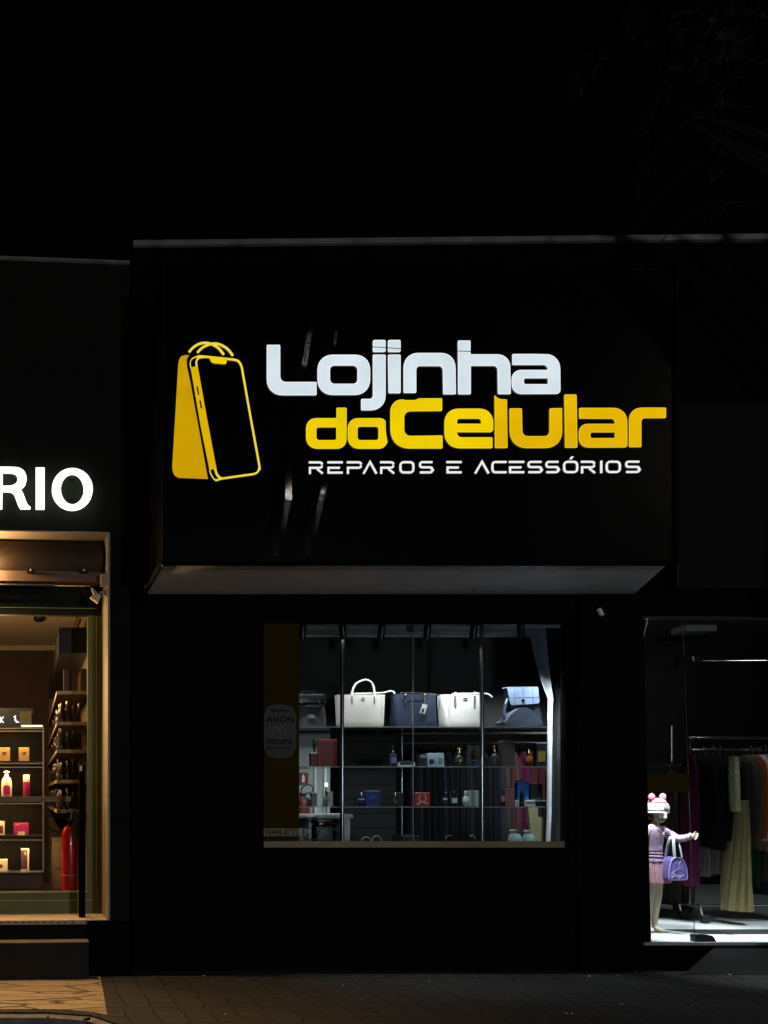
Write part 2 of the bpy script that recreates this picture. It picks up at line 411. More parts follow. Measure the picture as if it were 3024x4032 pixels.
# slatted plastic ceiling under the sign
def slats():
    m = mat('slatted_plastic', (0.84, 0.84, 0.86), 0.28, spec=0.9, var=0.06)
    t = m.node_tree; b = t.nodes['Principled BSDF']
    tc = t.nodes.new('ShaderNodeTexCoord'); wv = t.nodes.new('ShaderNodeTexWave'); wv.bands_direction = 'Y'; wv.wave_profile = 'SAW'
    wv.inputs['Scale'].default_value = 3.2
    t.links.new(tc.outputs['Object'], wv.inputs['Vector'])
    cr = t.nodes.new('ShaderNodeValToRGB'); cr.color_ramp.elements[0].position = 0.0; cr.color_ramp.elements[1].position = 0.2
    t.links.new(wv.outputs[0], cr.inputs[0])
    bp = t.nodes.new('ShaderNodeBump'); bp.inputs['Strength'].default_value = 0.35; bp.inputs['Distance'].default_value = 0.004
    t.links.new(cr.outputs[0], bp.inputs['Height']); t.links.new(bp.outputs[0], b.inputs['Normal'])
    return m
M['slats'] = slats()

# ------------------------------------------------------------------ ground
structure('road', MB().box(-40, 45, -60, 6.0, -0.3, -0.15), M['asphalt'])
mb = MB()      # pavement: its street edge bends in towards the kerb drop
edge = [(-8, -1.22), (0.15, -1.235), (0.45, -1.30), (0.62, -1.50), (0.72, -1.62), (12, -1.66)]
front = [Vector((x, y, 0)) for x, y in edge]
top = [v for v in front] + [Vector((12, 0.1, 0)), Vector((-8, 0.1, 0))]
mb.hexa(top, Vector((0, 0, -0.145)))
structure('pavement', mb, M['pavers'])
mb = MB(); mb.hexa([Vector(v) for v in ((-8, -1.16, 0.004), (0.20, -1.17, 0.004), (0.47, -1.24, 0.004), (0.565, -1.30, 0.004), (0.60, -0.70, 0.004), (0.625, -0.19, 0.004), (-8, -0.2, 0.004))], Vector((0, 0, -0.003)))
structure('stone_path', mb, M['slabs'])
mb = MB()
kp = [Vector((x, y, -0.012)) for x, y in edge]
for a, b in zip(kp, kp[1:]):
    n = (b - a).normalized(); q = Vector((n.y, -n.x, 0))
    mb.hexa([a - q * 0.002, b - q * 0.002, b + q * 0.09, a + q * 0.09], Vector((0, 0, -0.135)))
structure('kerb', mb, M['kerb'])

mb = MB(); rl = random.Random(5)
for i in range(26):
    x, y = rl.uniform(0.7, 6.2), rl.uniform(-1.3, -0.04); a = rl.uniform(0, 6.28); L, W_ = rl.uniform(0.015, 0.035), rl.uniform(0.006, 0.014)
    u, v = Vector((math.cos(a), math.sin(a), 0.25)) * L, Vector((-math.sin(a), math.cos(a), 0.1)) * W_; p = Vector((x, y, 0.006))
    mb.hexa([p, p + u * .5 + v, p + u, p + u * .5 - v], Vector((0, 0, -0.004)))
tag(build('fallen_leaves', mb, mat('dry_leaf', (0.34, 0.31, 0.27), 0.8, var=0.4)), 'scraps and dry leaves scattered along the dark pavement', 'litter', kind='stuff')

# ------------------------------------------------------------------ main building
bld = thing('shop_building', 'black painted shop building with a display window under a slatted canopy ceiling', 'building', (3.2, 0.1, 0))
xl = P(522, 3800, 0).x; wx0, wx1 = P(1030, 0, 0).x, P(2252, 0, 0).x; wz0, wz1 = P(0, 3352, 0).z, P(0, 2436, 0).z
dx0, dx1 = P(2532, 0, 0).x, 8.4; dz0, dz1 = 0.247, P(0, 2423, 0).z
zt = P(0, 955, 0).z
mb = MB()
mb.box(xl, wx0, 0, 0.14, 0, zt).box(wx0, wx1, 0, 0.14, 0, wz0).box(wx0, wx1, 0, 0.14, wz1, zt).box(wx1, dx0, 0, 0.14, 0, zt)
mb.box(dx0, dx1, 0, 0.14, dz1, zt).box(dx0, dx1, 0, 0.14, 0, dz0 - 0.02).box(dx1, 12, 0, 0.14, 0, zt)
mb.box(xl, xl + 0.14, 0.14, 6, 0, zt)
build('wall', mb, M['black_wall'], bld)
mb = MB(); a, b = P(525, 966, -0.03), P(3500, 935, -0.03); h = 0.047
mb.hexa([a, b, b + Vector((0, 0, h)), a + Vector((0, 0, h))], Vector((0, 0.35, 0)))
build('roof_flashing', mb, M['grey_metal'], bld)
mb = MB(); mb.box(wx1 + 0.03, dx0 - 0.05, -0.055, -0.001, 0.0, P(0, 2345, 0).z)
build('pillar', mb, M['black_wall'], bld)
mb = MB(); mb.box(P(1030, 0, 0).x - 1.1, wx1 + 0.02, -0.018, -0.001, 0.0, P(0, 3738, 0).z)
build('baseboard', mb, M['black_wall'], bld)
# slatted ceiling from the wall out to the sign
zs = 3.366
mb = MB(); q = [Vector((1.06, -0.885, zs)), Vector((4.95, -0.885, zs)), Vector((5.42, -0.003, zs)), Vector((1.011, -0.003, zs))]
mb.hexa(q, Vector((0, 0, 0.02)))
sof = build('soffit', mb, M['slats'], bld)
for px, dx in ((1253, -10), (1862, 8)):
    mb = MB(); pts = spline([P(px - 4, 2302, -0.18), P(px + 5, 2308, -0.18), P(px + 1, 2316, -0.18), P(px + dx * 0.6, 2330, -0.15), P(px + dx, 2352, -0.1)], 5)
    a0 = Vector((pts[0][0], pts[0][1], zs)); mb.tube([a0] + pts, 0.0035, 6)
    build('wire', mb, M['rubber'], sof)
mb = MB(); mb.box(1.012, 1.03, -0.88, -0.001, zs - 0.055, zs - 0.001); build('edge_trim', mb, M['black_metal'], sof)
# window
win = bpy.data.objects.new('window', None); COL.objects.link(win); win.parent = bld
fr = 0.03
mb = MB(); mb.box(wx0, wx1, 0.03, 0.09, wz1 - fr, wz1 - 0.001).box(wx0, wx1, 0.03, 0.09, wz0 + 0.001, wz0 + fr)
mb.box(wx0 + 0.001, wx0 + fr, 0.03, 0.09, wz0 + fr, wz1 - fr).box(wx1 - fr, wx1 - 0.001, 0.03, 0.09, wz0 + fr, wz1 - fr)
build('frame', mb, M['black_wall'], win)
jx = P(1628, 0, 0.05).x
for x0, x1, n in ((wx0 + fr, jx - 0.003, 0), (jx + 0.003, wx1 - fr, 1)):
    mb = MB(); mb.box(x0, x1, 0.055, 0.063, wz0 + fr, wz1 - fr); build('pane', mb, M['shopglass'], win)
mb = MB(); mb.box(jx - 0.0028, jx + 0.0028, 0.052, 0.066, wz0 + fr, wz1 - fr); build('joint', mb, M['steel'], win)
mb = MB(); mb.pbox(1604, 1631, 2461, 2487, 0.03, 0.02, 0.006); build('lock', mb, M['black_metal'], win)
mb = MB(); mb.pbox(1178, 2228, 2430.5, 2436, 0.012, 0.012); build('top_rail', mb, M['white'], win)

# yellow vinyl on the glass
vy = 0.048
vin = thing('window_decal', 'yellow vinyl decal with a phone number down the left side of the display window', 'window decal', P(1100, 3345, vy))
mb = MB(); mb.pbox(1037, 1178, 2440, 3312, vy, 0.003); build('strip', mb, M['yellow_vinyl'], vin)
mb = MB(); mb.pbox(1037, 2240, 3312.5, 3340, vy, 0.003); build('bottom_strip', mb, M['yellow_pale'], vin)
mb = MB(); mb.pbox(1037, 1178, 3262, 3292, vy - 0.004, 0.003); nb = build('number_band', mb, mat('band_cream', (0.24, 0.21, 0.14), 0.6), vin)
mb = MB(); text_into(mb, '98448-8732', 1042, 3289, 24, vy - 0.007, 0.0015, 132); build('lettering', mb, M['ink'], nb)
st = thing('brand_sticker', 'pale scalloped sticker with black lettering on the yellow window strip', 'sticker', P(1102, 2980, vy))
out = []
for x0, y0, x1, y1 in ((1036, 2776, 1168, 2982),):
    pts = [(x0 + 16, y0 + 8), (x0 + 40, y0), (x0 + 66, y0 - 5), (x1 - 40, y0), (x1 - 16, y0 + 8), (x1 - 10, y0 + 26), (x1, y0 + 44), (x1 - 3, y0 + 75), (x1, 2880), (x1 - 3, y1 - 75), (x1, y1 - 44), (x1 - 10, y1 - 26), (x1 - 16, y1 - 8), (x1 - 40, y1), (x1 - 66, y1 + 5), (x0 + 40, y1), (x0 + 16, y1 - 8), (x0 + 10, y1 - 26), (x0, y1 - 44), (x0 + 3, y1 - 75), (x0, 2880), (x0 + 3, y0 + 75), (x0, y0 + 44), (x0 + 10, y0 + 26)]
mb = MB(); mb.pshape([spline(pts, 3, True)], vy - 0.004, 0.003); build('backing', mb, mat('sticker_white', (0.085, 0.085, 0.08), 0.8, spec=0.1), st)
for tx, x_, y_, h_, w_ in (('Aqui tem:', 1064, 2806, 17, 72), ('AVON', 1049, 2844, 23, 108), ('natura', 1051, 2930, 23, 100), ('bem estar bem', 1052, 2948, 9, 98)):
    mb = MB(); text_into(mb, tx, x_, y_, h_, vy - 0.007, 0.0015, w_); build('lettering', mb, M['ink'], st)
mb = MB()
for pts in ([(1070, 2884), (1076, 2866), (1090, 2860), (1098, 2872), (1104, 2860), (1118, 2864), (1124, 2880)], [(1068, 2886), (1084, 2898), (1094, 2906)], [(1128, 2882), (1116, 2896), (1104, 2906), (1090, 2900)], [(1084, 2880), (1098, 2876), (1112, 2884)]):
    mb.pshape(stroke(spline(pts, 5), 3.2), vy - 0.007 - 0.0004 * len(pts), 0.0015)
build('emblem', mb, mat('sticker_grey', (0.13, 0.12, 0.11), 0.6), st)

# ------------------------------------------------------------------ illuminated shop sign
SY = -0.9
LET = SY - 0.006
sx0, sx1 = P(652, 0, SY).x, P(2655, 0, SY).x; sz0, sz1 = P(0, 2212, SY).z, P(0, 1052, SY).z
sign = thing('shop_sign', 'large black box sign with lit white and yellow lettering and a phone shaped bag logo', 'shop sign', ((sx0 + sx1) / 2, SY, sz0))
# face as a fine sheet so that the vinyl can be creased
def crease(X, Z):
    px = CX + X * F / (SY + D); py = CY - (Z - EYE) * F / (SY + D)
    d = 0.0
    def tent(c, L, W, h):                 # a fold: long slope on the left, short one on the right
        u = px - c
        if u <= -L or u >= W: return 0.0
        v = 1 + u / L if u < 0 else 1 - u / W
        return h * v
    clamp = lambda v: max(0.0, min(1.0, v))
    mpx = (SY + D) / F; sl = 0.411
    am = clamp((py - 1866) / 80) * clamp((2190 - py) / 150); am1 = clamp((py - 1760) / 170) * clamp((2190 - py) / 150)
    k1 = 1118 - max(0, py - 1970) * 0.13; k2 = 1250 + max(0, 1965 - py) * 0.26 - max(0, py - 1965) * 0.17
    w1 = 32 - 10 * clamp((py - 1960) / 90); w2 = 28 - 6 * clamp((py - 1960) / 90)
    d += tent(k1, 45, w1, w1 * mpx * sl) * am1 + tent(k2, 42, w2, w2 * mpx * sl) * am
    if 1090 < px < 1310: d += 0.0010 * math.exp(-((py - 1972) / 3.0) ** 2)
    s2 = clamp((1494 - py) / 60) * clamp((py - 1250) / 60)
    d += tent(1190 + (1400 - py) * 0.16, 60, 26, 26 * mpx * sl) * s2 + tent(1306 + (1400 - py) * 0.10, 50, 14, 14 * mpx * sl) * clamp((1392 - py) / 40) * clamp((py - 1250) / 60)
    return d
mb = MB()
xs = [sx0 + (sx1 - sx0) * (0.20 + 0.18 * i / 360) for i in range(361)]
xs = [sx0 + (sx1 - sx0) * 0.2 * i / 8 for i in range(8)] + xs + [sx0 + (sx1 - sx0) * (0.38 + 0.62 * i / 10) for i in range(1, 11)]
zs_ = [sz0 + (sz1 - sz0) * i / 260 for i in range(261)]
grid = [[mb.bm.verts.new((x, SY - crease(x, z), z)) for z in zs_] for x in xs]
for a, b in zip(grid, grid[1:]):
    for i in range(len(zs_) - 1): mb.bm.faces.new((a[i], b[i], b[i + 1], a[i + 1]))
build('banner_face', mb, M['banner'], sign, smooth=True)
mb = MB(); mb.box(sx0, sx1, SY + 0.02, -0.002, sz0 + 0.03, sz1 - 0.002); build('box_body', mb, M['black_wall'], sign)
mb = MB(); t_ = 0.022
mb.box(sx0 - t_, sx0, SY - 0.012, SY + 0.03, sz0, sz1).box(sx1, sx1 + t_, SY - 0.012, SY + 0.03, sz0, sz1)
mb.box(sx0 - t_, sx1 + t_, SY - 0.012, SY + 0.03, sz1, sz1 + t_).box(sx0 - t_, sx1 + t_, SY - 0.012, SY + 0.03, sz0 - t_, sz0)
build('edge_frame', mb, M['black_wall'], sign)
mb = MB(); mb.ball(P(1350, 2210, SY - 0.015), 0.008, 2); build('bolt', mb, M['chrome'], sign, smooth=True)

E_white = emis('lit_white_acrylic', srgb(214, 227, 235), 1.0, 0.10, 2.6)
E_rim = emis('lit_white_edge', srgb(250, 253, 255), 1.0, 0.01)
E_yel = emis('lit_yellow_acrylic', srgb(238, 205, 0), 1.0, 0.10, 2.2)
E_yel2 = emis('lit_amber_acrylic', srgb(226, 180, 2), 1.0, 0.11, 2.2)
E_bag = emis('lit_logo_acrylic', srgb(203, 158, 2), 1.0, 0.10, 2.6)
E_bag2 = emis('lit_logo_strip', srgb(219, 178, 2), 1.0, 0.04, 2.0)
E_line = emis('lit_logo_line', srgb(240, 216, 60), 1.0, 0.05, 3.0)
E_sub = emis('lit_small_letters', srgb(238, 238, 236), 1.0, 0.03, 3.0)

c1 = lambda *p: rp(mapc(1000, 1280, .3617, p)); c2 = lambda *p: rp(mapc(1500, 1280, .4521, p))
c3 = lambda *p: rp(mapc(1150, 1550, .3918, p)); c4 = lambda *p: rp(mapc(1750, 1530, .5425, p))
def rect(x0, y0, x1, y1, r): return [(x0, y0, r), (x1, y0, r), (x1, y1, r), (x0, y1, r)]
white_letters = [
    [c1((143, 218), (283, 218), (283, 622, 65), (678, 622), (678, 760), (143, 760, 170))],
    [c1(*rect(695, 325, 1262, 757, 165)), c1(*rect(825, 437, 1130, 642, 55))],
    [c1(*rect(1298, 165, 1430, 290, 14))], [c1((1298, 325), (1430, 325), (1430, 924, 160), (1170, 924), (1170, 806), (1298, 806, 45))],
    [c1(*rect(1462, 165, 1593, 290, 14))], [c1((1462, 325), (1593, 325), (1593, 738), (1468, 738))],
    [c2((200, 588), (200, 245, 125), (645, 245, 125), (650, 600), (545, 600), (541, 354, 38), (305, 354, 38), (305, 588))],
    [c2((673, 137), (777, 137), (777, 257), (1122, 257, 110), (1128, 598), (1022, 598), (1018, 352, 38), (780, 352), (780, 600), (675, 600))],
    [c2((1147, 254), (1558, 254, 130), (1561, 596, 34), (1141, 598, 90), (1141, 393, 80), (1455, 393), (1455, 344, 40), (1147, 344)), c2((1242, 460, 22), (1457, 460, 5), (1457, 517, 5), (1242, 517, 22))],
]
yellow_letters = [
    [c3((450, 144), (545, 144), (545, 550, 95), (144, 550, 115), (144, 249, 100), (450, 249)), c3((242, 335, 32), (449, 335, 4), (449, 470, 28), (242, 470, 32))],
    [c3((563, 250, 100), (900, 249, 20), (936, 272, 14), (938, 400, 60), (958, 490, 20), (915, 550, 40), (563, 550, 115)), c3(*rect(655, 328, 872, 470, 32))],
    [c2((530, 640), (530, 745), (200, 748, 60), (200, 968, 60), (533, 964), (534, 1072), (85, 1072, 165), (85, 650, 140), (192, 649), (205, 656, 4), (300, 656, 8), (330, 641))],
    [c2((556, 730, 120), (975, 730, 120), (975, 930, 26), (660, 930, 3), (660, 980, 45), (968, 980), (968, 1070), (556, 1070, 135)), c2((660, 812, 28), (875, 812, 28), (875, 862, 3), (660, 862, 5))],
]
amber_letters = [
    [c2((992, 615, 1), (1012, 636, 8), (1045, 648, 12), (1095, 650), (1100, 1068), (996, 1068))],
    [c2((1122, 728), (1225, 728), (1230, 970, 50), (1470, 970, 50), (1471, 728), (1575, 725), (1577, 1068, 145), (1126, 1068, 145))],
    [c4((872, 45), (957, 45), (963, 427), (878, 427))],
    [c4((980, 142), (1324, 142, 100), (1326, 425, 18), (978, 426, 70), (978, 258, 62), (1240, 258, 3), (1240, 217, 30), (980, 215)), c4((1057, 315, 18), (1240, 315, 3), (1240, 362, 3), (1057, 362, 18))],
    [c4((1342, 423), (1342, 140, 90), (1606, 140), (1606, 212), (1427, 212, 32), (1427, 423))],
]
LD = 0.006                                        # lit acrylic stands this proud of the banner
def rim_ring(mb, o, hw):                          # slim raised edge that follows a letter's outline
    pts = [o[0]]
    for p in o[1:]:
        if (Vector(p) - Vector(pts[-1])).length > 1.4: pts.append(p)
    if (Vector(pts[0]) - Vector(pts[-1])).length < 1.4: pts.pop()
    L, Rr = stroke(pts, hw * 2, True)
    n = len(L); v = []
    for y in (SY - LD - 0.0008, SY - LD + 0.0012):
        for ring in (L, Rr): v.append([mb.bm.verts.new((P(p[0], p[1], SY - LD).x, y, P(p[0], p[1], SY - LD).z)) for p in ring])
    for i in range(n):
        j = (i + 1) % n
        for a, b in ((0, 1), (0, 2), (1, 3), (2, 3)): mb.bm.faces.new((v[a][i], v[a][j], v[b][j], v[b][i]))
def letters(name, shapes, m, rim):
    for sh in shapes:
        mb = MB(); mb.pshape(sh, SY - LD, LD - 0.002); lt = build(name, mb, m, sign)
        mb = MB()
        for o in sh: rim_ring(mb, o, 1.1)
        build('letter_edge', mb, rim, lt)
E_yrim = emis('lit_yellow_edge', srgb(248, 222, 40), 1.0, 0.03); E_arim = emis('lit_amber_edge', srgb(240, 200, 40), 1.0, 0.03)
letters('letter', white_letters, E_white, E_rim); letters('letter', yellow_letters, E_yel, E_yrim); letters('letter', amber_letters, E_yel2, E_arim)
# small stroked lettering
def arcpath(pts, r): return rp([(p[0], p[1], p[2] if len(p) > 2 else 0.5) for p in pts], 5)
def open_round(pts):
    out = [pts[0][:2]]
    for i in range(1, len(pts) - 1):
        p = Vector(pts[i][:2]); r = pts[i][2] if len(pts[i]) > 2 else 0
        if r <= 0: out.append(tuple(p)); continue
        a = p + (Vector(pts[i - 1][:2]) - p).normalized() * r; b = p + (Vector(pts[i + 1][:2]) - p).normalized() * r
        for k in range(6):
            t = k / 5; out.append(tuple(a * (1 - t) ** 2 + p * 2 * t * (1 - t) + b * t * t))
    out.append(pts[-1][:2]); return out
def sub_letter(ch, x0, x1, dy):
    t, m_, b = 1820 + dy, 1841.5 + dy, 1860.5 + dy; w_ = 7.6; S = []
    if ch in 'RP':
        r = x1 - 4 if ch == 'P' else x1 - 5
        S.append(stroke(open_round([(x0, t), (r, t, 12), (r, m_, 12), (x0 + 4.3, m_), (x0 + 4.3, b + 5)]), w_))
        if ch == 'R': S.append(stroke([(x0 + 0.55 * (x1 - x0), m_ + 4.4), (x1 - 3, b + 3.5)], w_ - 1))
    elif ch == 'E':
        S.append(stroke([(x0, t), (x1, t)], w_)); S.append(stroke([(x1 - 11, m_), (x0 + 4.3, m_), (x0 + 4.3, b), (x1, b)], w_))
    elif ch == 'A': S.append(stroke([(x0 + 3, b + 4.5), ((x0 + x1) / 2, t - 1), (x1 - 3, b + 4.5)], w_))
    elif ch == 'O': S.append(stroke(rp(rect(x0 + 4.3, t, x1 - 4.3, b, 14), 5), w_, True))
    elif ch == 'S': S.append(stroke(open_round([(x1 - 5, t), (x0 + 5, t, 10), (x0 + 5, m_ - 1, 10), (x1 - 5, m_ - 1, 10), (x1 - 5, b, 10), (x0 + 5, b)]), w_))
    elif ch == 'C': S.append(stroke(open_round([(x1, t), (x0 + 4.3, t, 13), (x0 + 4.3, b, 13), (x1, b)]), w_))
    elif ch == 'I': S.append(stroke([((x0 + x1) / 2, t - 4), ((x0 + x1) / 2, b + 4)], w_))
    return S
subs = [('R', 1216.6, 1274.6), ('E', 1289.9, 1349.8), ('P', 1366.3, 1427.4), ('A', 1429, 1486), ('R', 1497.5, 1555.5), ('O', 1573, 1632.7), ('S', 1649.5, 1708.3), ('E', 1759, 1818),
        ('A', 1869, 1928), ('C', 1935.5, 1995), ('E', 2005, 2064.7), ('S', 2077, 2138), ('S', 2147.6, 2204.6), ('O', 2218, 2278), ('R', 2288.7, 2346.8), ('I', 2362, 2375), ('O', 2385.8, 2446), ('S', 2462, 2523)]
for ch, x0, x1 in subs:
    mb = MB()
    for s in sub_letter(ch, x0, x1, -(x0 - 1216) * 0.0022): mb.pshape(s, SY - LD, LD - 0.002)
    if ch == 'O' and x0 == 2218: mb.pshape([[(2243, 1807.5), (2250, 1797), (2260, 1797), (2252, 1807.5)]], SY - LD, LD - 0.002)
    build('letter', mb, E_sub, sign)
# phone shaped shopping bag logo
lg = lambda pts: [(660 + .2621 * x, 1330 + .2621 * y) for x, y in pts]
logo = bpy.data.objects.new('logo', None); COL.objects.link(logo); logo.parent = sign
mb = MB()
mb.pshape([lg([(72, 1920), (162, 390)] + [tuple(p) for p in spline([(162, 390), (175, 330), (200, 285), (250, 263), (325, 262)], 4)[1:]] + [tuple(p) for p in spline([(325, 262), (302, 290), (286, 340), (292, 440)], 4)[1:]] + [(340, 660), (605, 2117), (170, 2101)] + [tuple(p) for p in spline([(170, 2101), (110, 2065), (80, 2000), (72, 1920)], 4)[1:-1]])], SY - LD, LD - 0.002)
build('bag_side', mb, E_bag, logo)
mb = MB()
mb.pshape([lg([(348, 447), (440, 424), (456, 450), (590, 1200), (735, 1970), (690, 1969), (632, 1986), (500, 1330)]), lg([(430, 727), (456, 722), (480, 853), (455, 858)]), lg([(474, 938), (500, 934), (523, 1061), (498, 1066)])], SY - LD, LD - 0.002)
build('phone_edge', mb, E_bag2, logo)
mb = MB()
pth = spline([(351, 450), (341, 385), (355, 330), (402, 292), (475, 275)], 5) + spline([(475, 275), (560, 280), (640, 288), (880, 312), (1030, 332), (1082, 368), (1114, 435), (1130, 520)], 5)[1:] + spline([(1130, 520), (1250, 1200), (1375, 1890), (1377, 1955), (1355, 2012), (1300, 2042), (1200, 2058)], 5)[1:] + spline([(1200, 2058), (820, 2112), (745, 2135), (700, 2120), (655, 2052), (632, 1986)], 5)[1:]
wds = [12 if i < 18 else (12 if i > len(pth) - 14 else 26) for i in range(len(pth))]
mb.pshape([[(660 + .2621 * x, 1330 + .2621 * y) for x, y in o] for o in stroke(pth, wds)], SY - LD - 0.0008, LD)
for pp, wd in ((spline([(560, 285), (485, 292), (445, 325), (432, 370), (440, 428)], 6), 24), (spline([(716, 1968), (738, 2040), (775, 2090), (820, 2112)], 6), 28)):
    mb.pshape([[(660 + .2621 * x, 1330 + .2621 * y) for x, y in o] for o in stroke(pp, wd)], SY - LD - 0.0016, LD)
build('phone_outline', mb, E_line, logo)
mb = MB(); mb.pshape([lg([p[:2] for p in rp([(625, 283, 3), (905, 308, 3), (888, 335, 20), (884, 392, 30), (665, 374, 40), (640, 320, 20)], 5)])], SY - LD - 0.0024, LD); build('phone_notch', mb, E_yel, logo)
for i, pp in enumerate(([(322, 214), (395, 135), (490, 85), (580, 75), (660, 92), (760, 148), (846, 250)], [(448, 220), (515, 152), (600, 107), (700, 84), (800, 105), (900, 165), (982, 266)])):
    mb = MB(); mb.pshape([[(660 + .2621 * x, 1330 + .2621 * y) for x, y in o] for o in stroke(spline(pp, 7), 33)], SY - LD - 0.0006 * i, LD - 0.002); build('bag_handle', mb, E_line, logo)

# thin cable strung across in front of the sign
mb = MB(); pts = [P(px, py, -1.15) for px, py in ((-400, 1250), (300, 1292), (900, 1330), (1490, 1367), (1580, 1373), (1800, 1382), (2300, 1396), (3100, 1400), (3700, 1395))]
mb.tube(spline(pts, 6), 0.0022, 6)
solo('overhead_cable', mb, M['black_wall'], 'thin black cable strung across the front of the lit sign', 'cable')

# security sensor on the pillar
ss = thing('security_camera', 'small white dome camera on the black pillar between window and glass door', 'camera', P(2362, 2412, -0.06))
mb = MB(); mb.tube([P(2366, 2404, -0.056), P(2366, 2404, -0.09)], 0.028, 16); build('mount', mb, M['black_metal'], ss, smooth=True)
mb = MB(); mb.tube([P(2356, 2398, -0.10), P(2372, 2424, -0.115)], 0.018, 12); build('body', mb, M['white'], ss, smooth=True)

# ------------------------------------------------------------------ shop interior behind window and glass door
FZ = 0.245
structure('shop_floor', MB().box(xl + 0.15, 12, 0.001, 4.2, 0.1, FZ), M['floor'])
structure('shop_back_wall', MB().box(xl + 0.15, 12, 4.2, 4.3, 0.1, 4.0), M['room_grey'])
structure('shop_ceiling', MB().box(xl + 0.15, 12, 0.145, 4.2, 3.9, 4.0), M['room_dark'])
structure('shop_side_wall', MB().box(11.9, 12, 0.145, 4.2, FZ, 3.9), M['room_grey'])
# display niche round the window
mb = MB(); mb.box(wx0 - 0.05, 5.75, 0.145, 1.1, 3.24, 3.28)
structure('niche_ceiling', mb, M['ceiling'])
mb = MB()
for i, (y, hgt) in enumerate(((0.62, 0.02), (0.80, 0.035), (1.0, 0.03))): mb.box(wx0 - 0.05, 5.7, y, y + 0.05, 3.24 - hgt, 3.239)
structure('ceiling_moulding', mb, M['ceiling'])
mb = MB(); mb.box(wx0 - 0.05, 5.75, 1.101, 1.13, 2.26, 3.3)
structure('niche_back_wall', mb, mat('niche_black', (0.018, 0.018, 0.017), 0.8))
mb = MB(); mb.box(wx0, 5.45, 0.145, 0.75, 1.055, 1.10)
tag(build('window_deck', mb, mat('deck_board', (0.10, 0.09, 0.08), 0.5)), kind='structure')
mb = MB(); mb.box(wx0 - 0.06, wx0 - 0.01, 0.145, 1.1, FZ, 3.24); structure('niche_side_wall', mb, M['room_dark'])
mb = MB(); mb.hexa([Vector((5.47, 0.146, FZ)), Vector((5.71, 1.1, FZ)), Vector((5.73, 1.1, FZ)), Vector((5.49, 0.146, FZ))], Vector((0, 0, 2.99))); structure('niche_side_wall', mb, M['room_dark'])
# slat wall panel and white partition behind the shelves
mb = MB()
x0, x1 = P(1345, 0, 1.5).x, P(1560, 0, 1.5).x
for i in range(14): mb.box(x0, x1, 1.5, 1.53, FZ + 0.16 * i + 0.006, FZ + 0.16 * (i + 1))
solo('slat_wall', mb, mat('black_slatboard', (0.006, 0.006, 0.0065), 0.55, spec=0.3), 'black slatted wall panel behind the shelves, left of the clothes rail', 'wall panel')
wp = thing('white_partition', 'pale grey partition with narrow upright battens behind the left end of the shelves', 'partition', P(1250, 3400, 1.3))
mb = MB(); mb.box(P(1120, 0, 1.3).x, P(1300, 0, 1.3).x, 1.3, 1.36, FZ, 2.245); build('panel', mb, mat('pale_grey', (0.32, 0.34, 0.33), 0.6), wp)
for px, w_ in ((1238, 6), (1276, 9)):
    mb = MB(); mb.box(P(px, 0, 1.28).x, P(px + w_, 0, 1.28).x, 1.27, 1.299, FZ, 2.0); build('batten', mb, M['white'], wp)

# glass shelves and chrome posts
YS0, YS1 = 0.28, 0.62
SZ = {1: 2.2105, 2: 1.838, 3: 1.463, 0: 1.10}
lx0, lx1 = wx0 + 0.02, P(2158, 0, YS0).x
for k, lab in ((1, 'top glass shelf in the window, carrying the handbags'), (2, 'middle glass shelf in the window, below the handbags'), (3, 'lowest glass shelf in the window, carrying small bottles and boxes')):
    t = thing('glass_shelf', lab, 'shelf', ((lx0 + lx1) / 2, YS0, SZ[k] - 0.01), 'glass shelves in the window')
    mb = MB(); mb.box(lx0, lx1, YS0, YS1, SZ[k] - 0.010, SZ[k] - 0.0005); build('glass_board', mb, M['shelfglass'], t)
    mb = MB(); mb.box(lx0, lx1, YS0 - 0.004, YS0 - 0.0005, SZ[k] - 0.009, SZ[k] - 0.003); build('front_edge', mb, M['shelf_edge_glint'], t)
for px, lab in ((1347, 'chrome upright post left of the tall handled white bag'), (1897, 'chrome upright post in front of the strap handled white bag')):
    t = thing('chrome_post', lab, 'post', (P(px, 0, 0.25).x, 0.25, 1.10), 'chrome posts of the window shelves')
    x = P(px, 0, 0.25).x
    mb = MB(); mb.tube([(x, 0.25, 1.1005), (x, 0.25, 3.239)], 0.0185, 16); build('tube', mb, M['chrome'], t, smooth=True)
    for k in (1, 2, 3):
        mb = MB(); mb.box(x - 0.012, x + 0.012, 0.268, 0.30, SZ[k] - 0.022, SZ[k] - 0.0105); build('bracket', mb, M['chrome'], t)

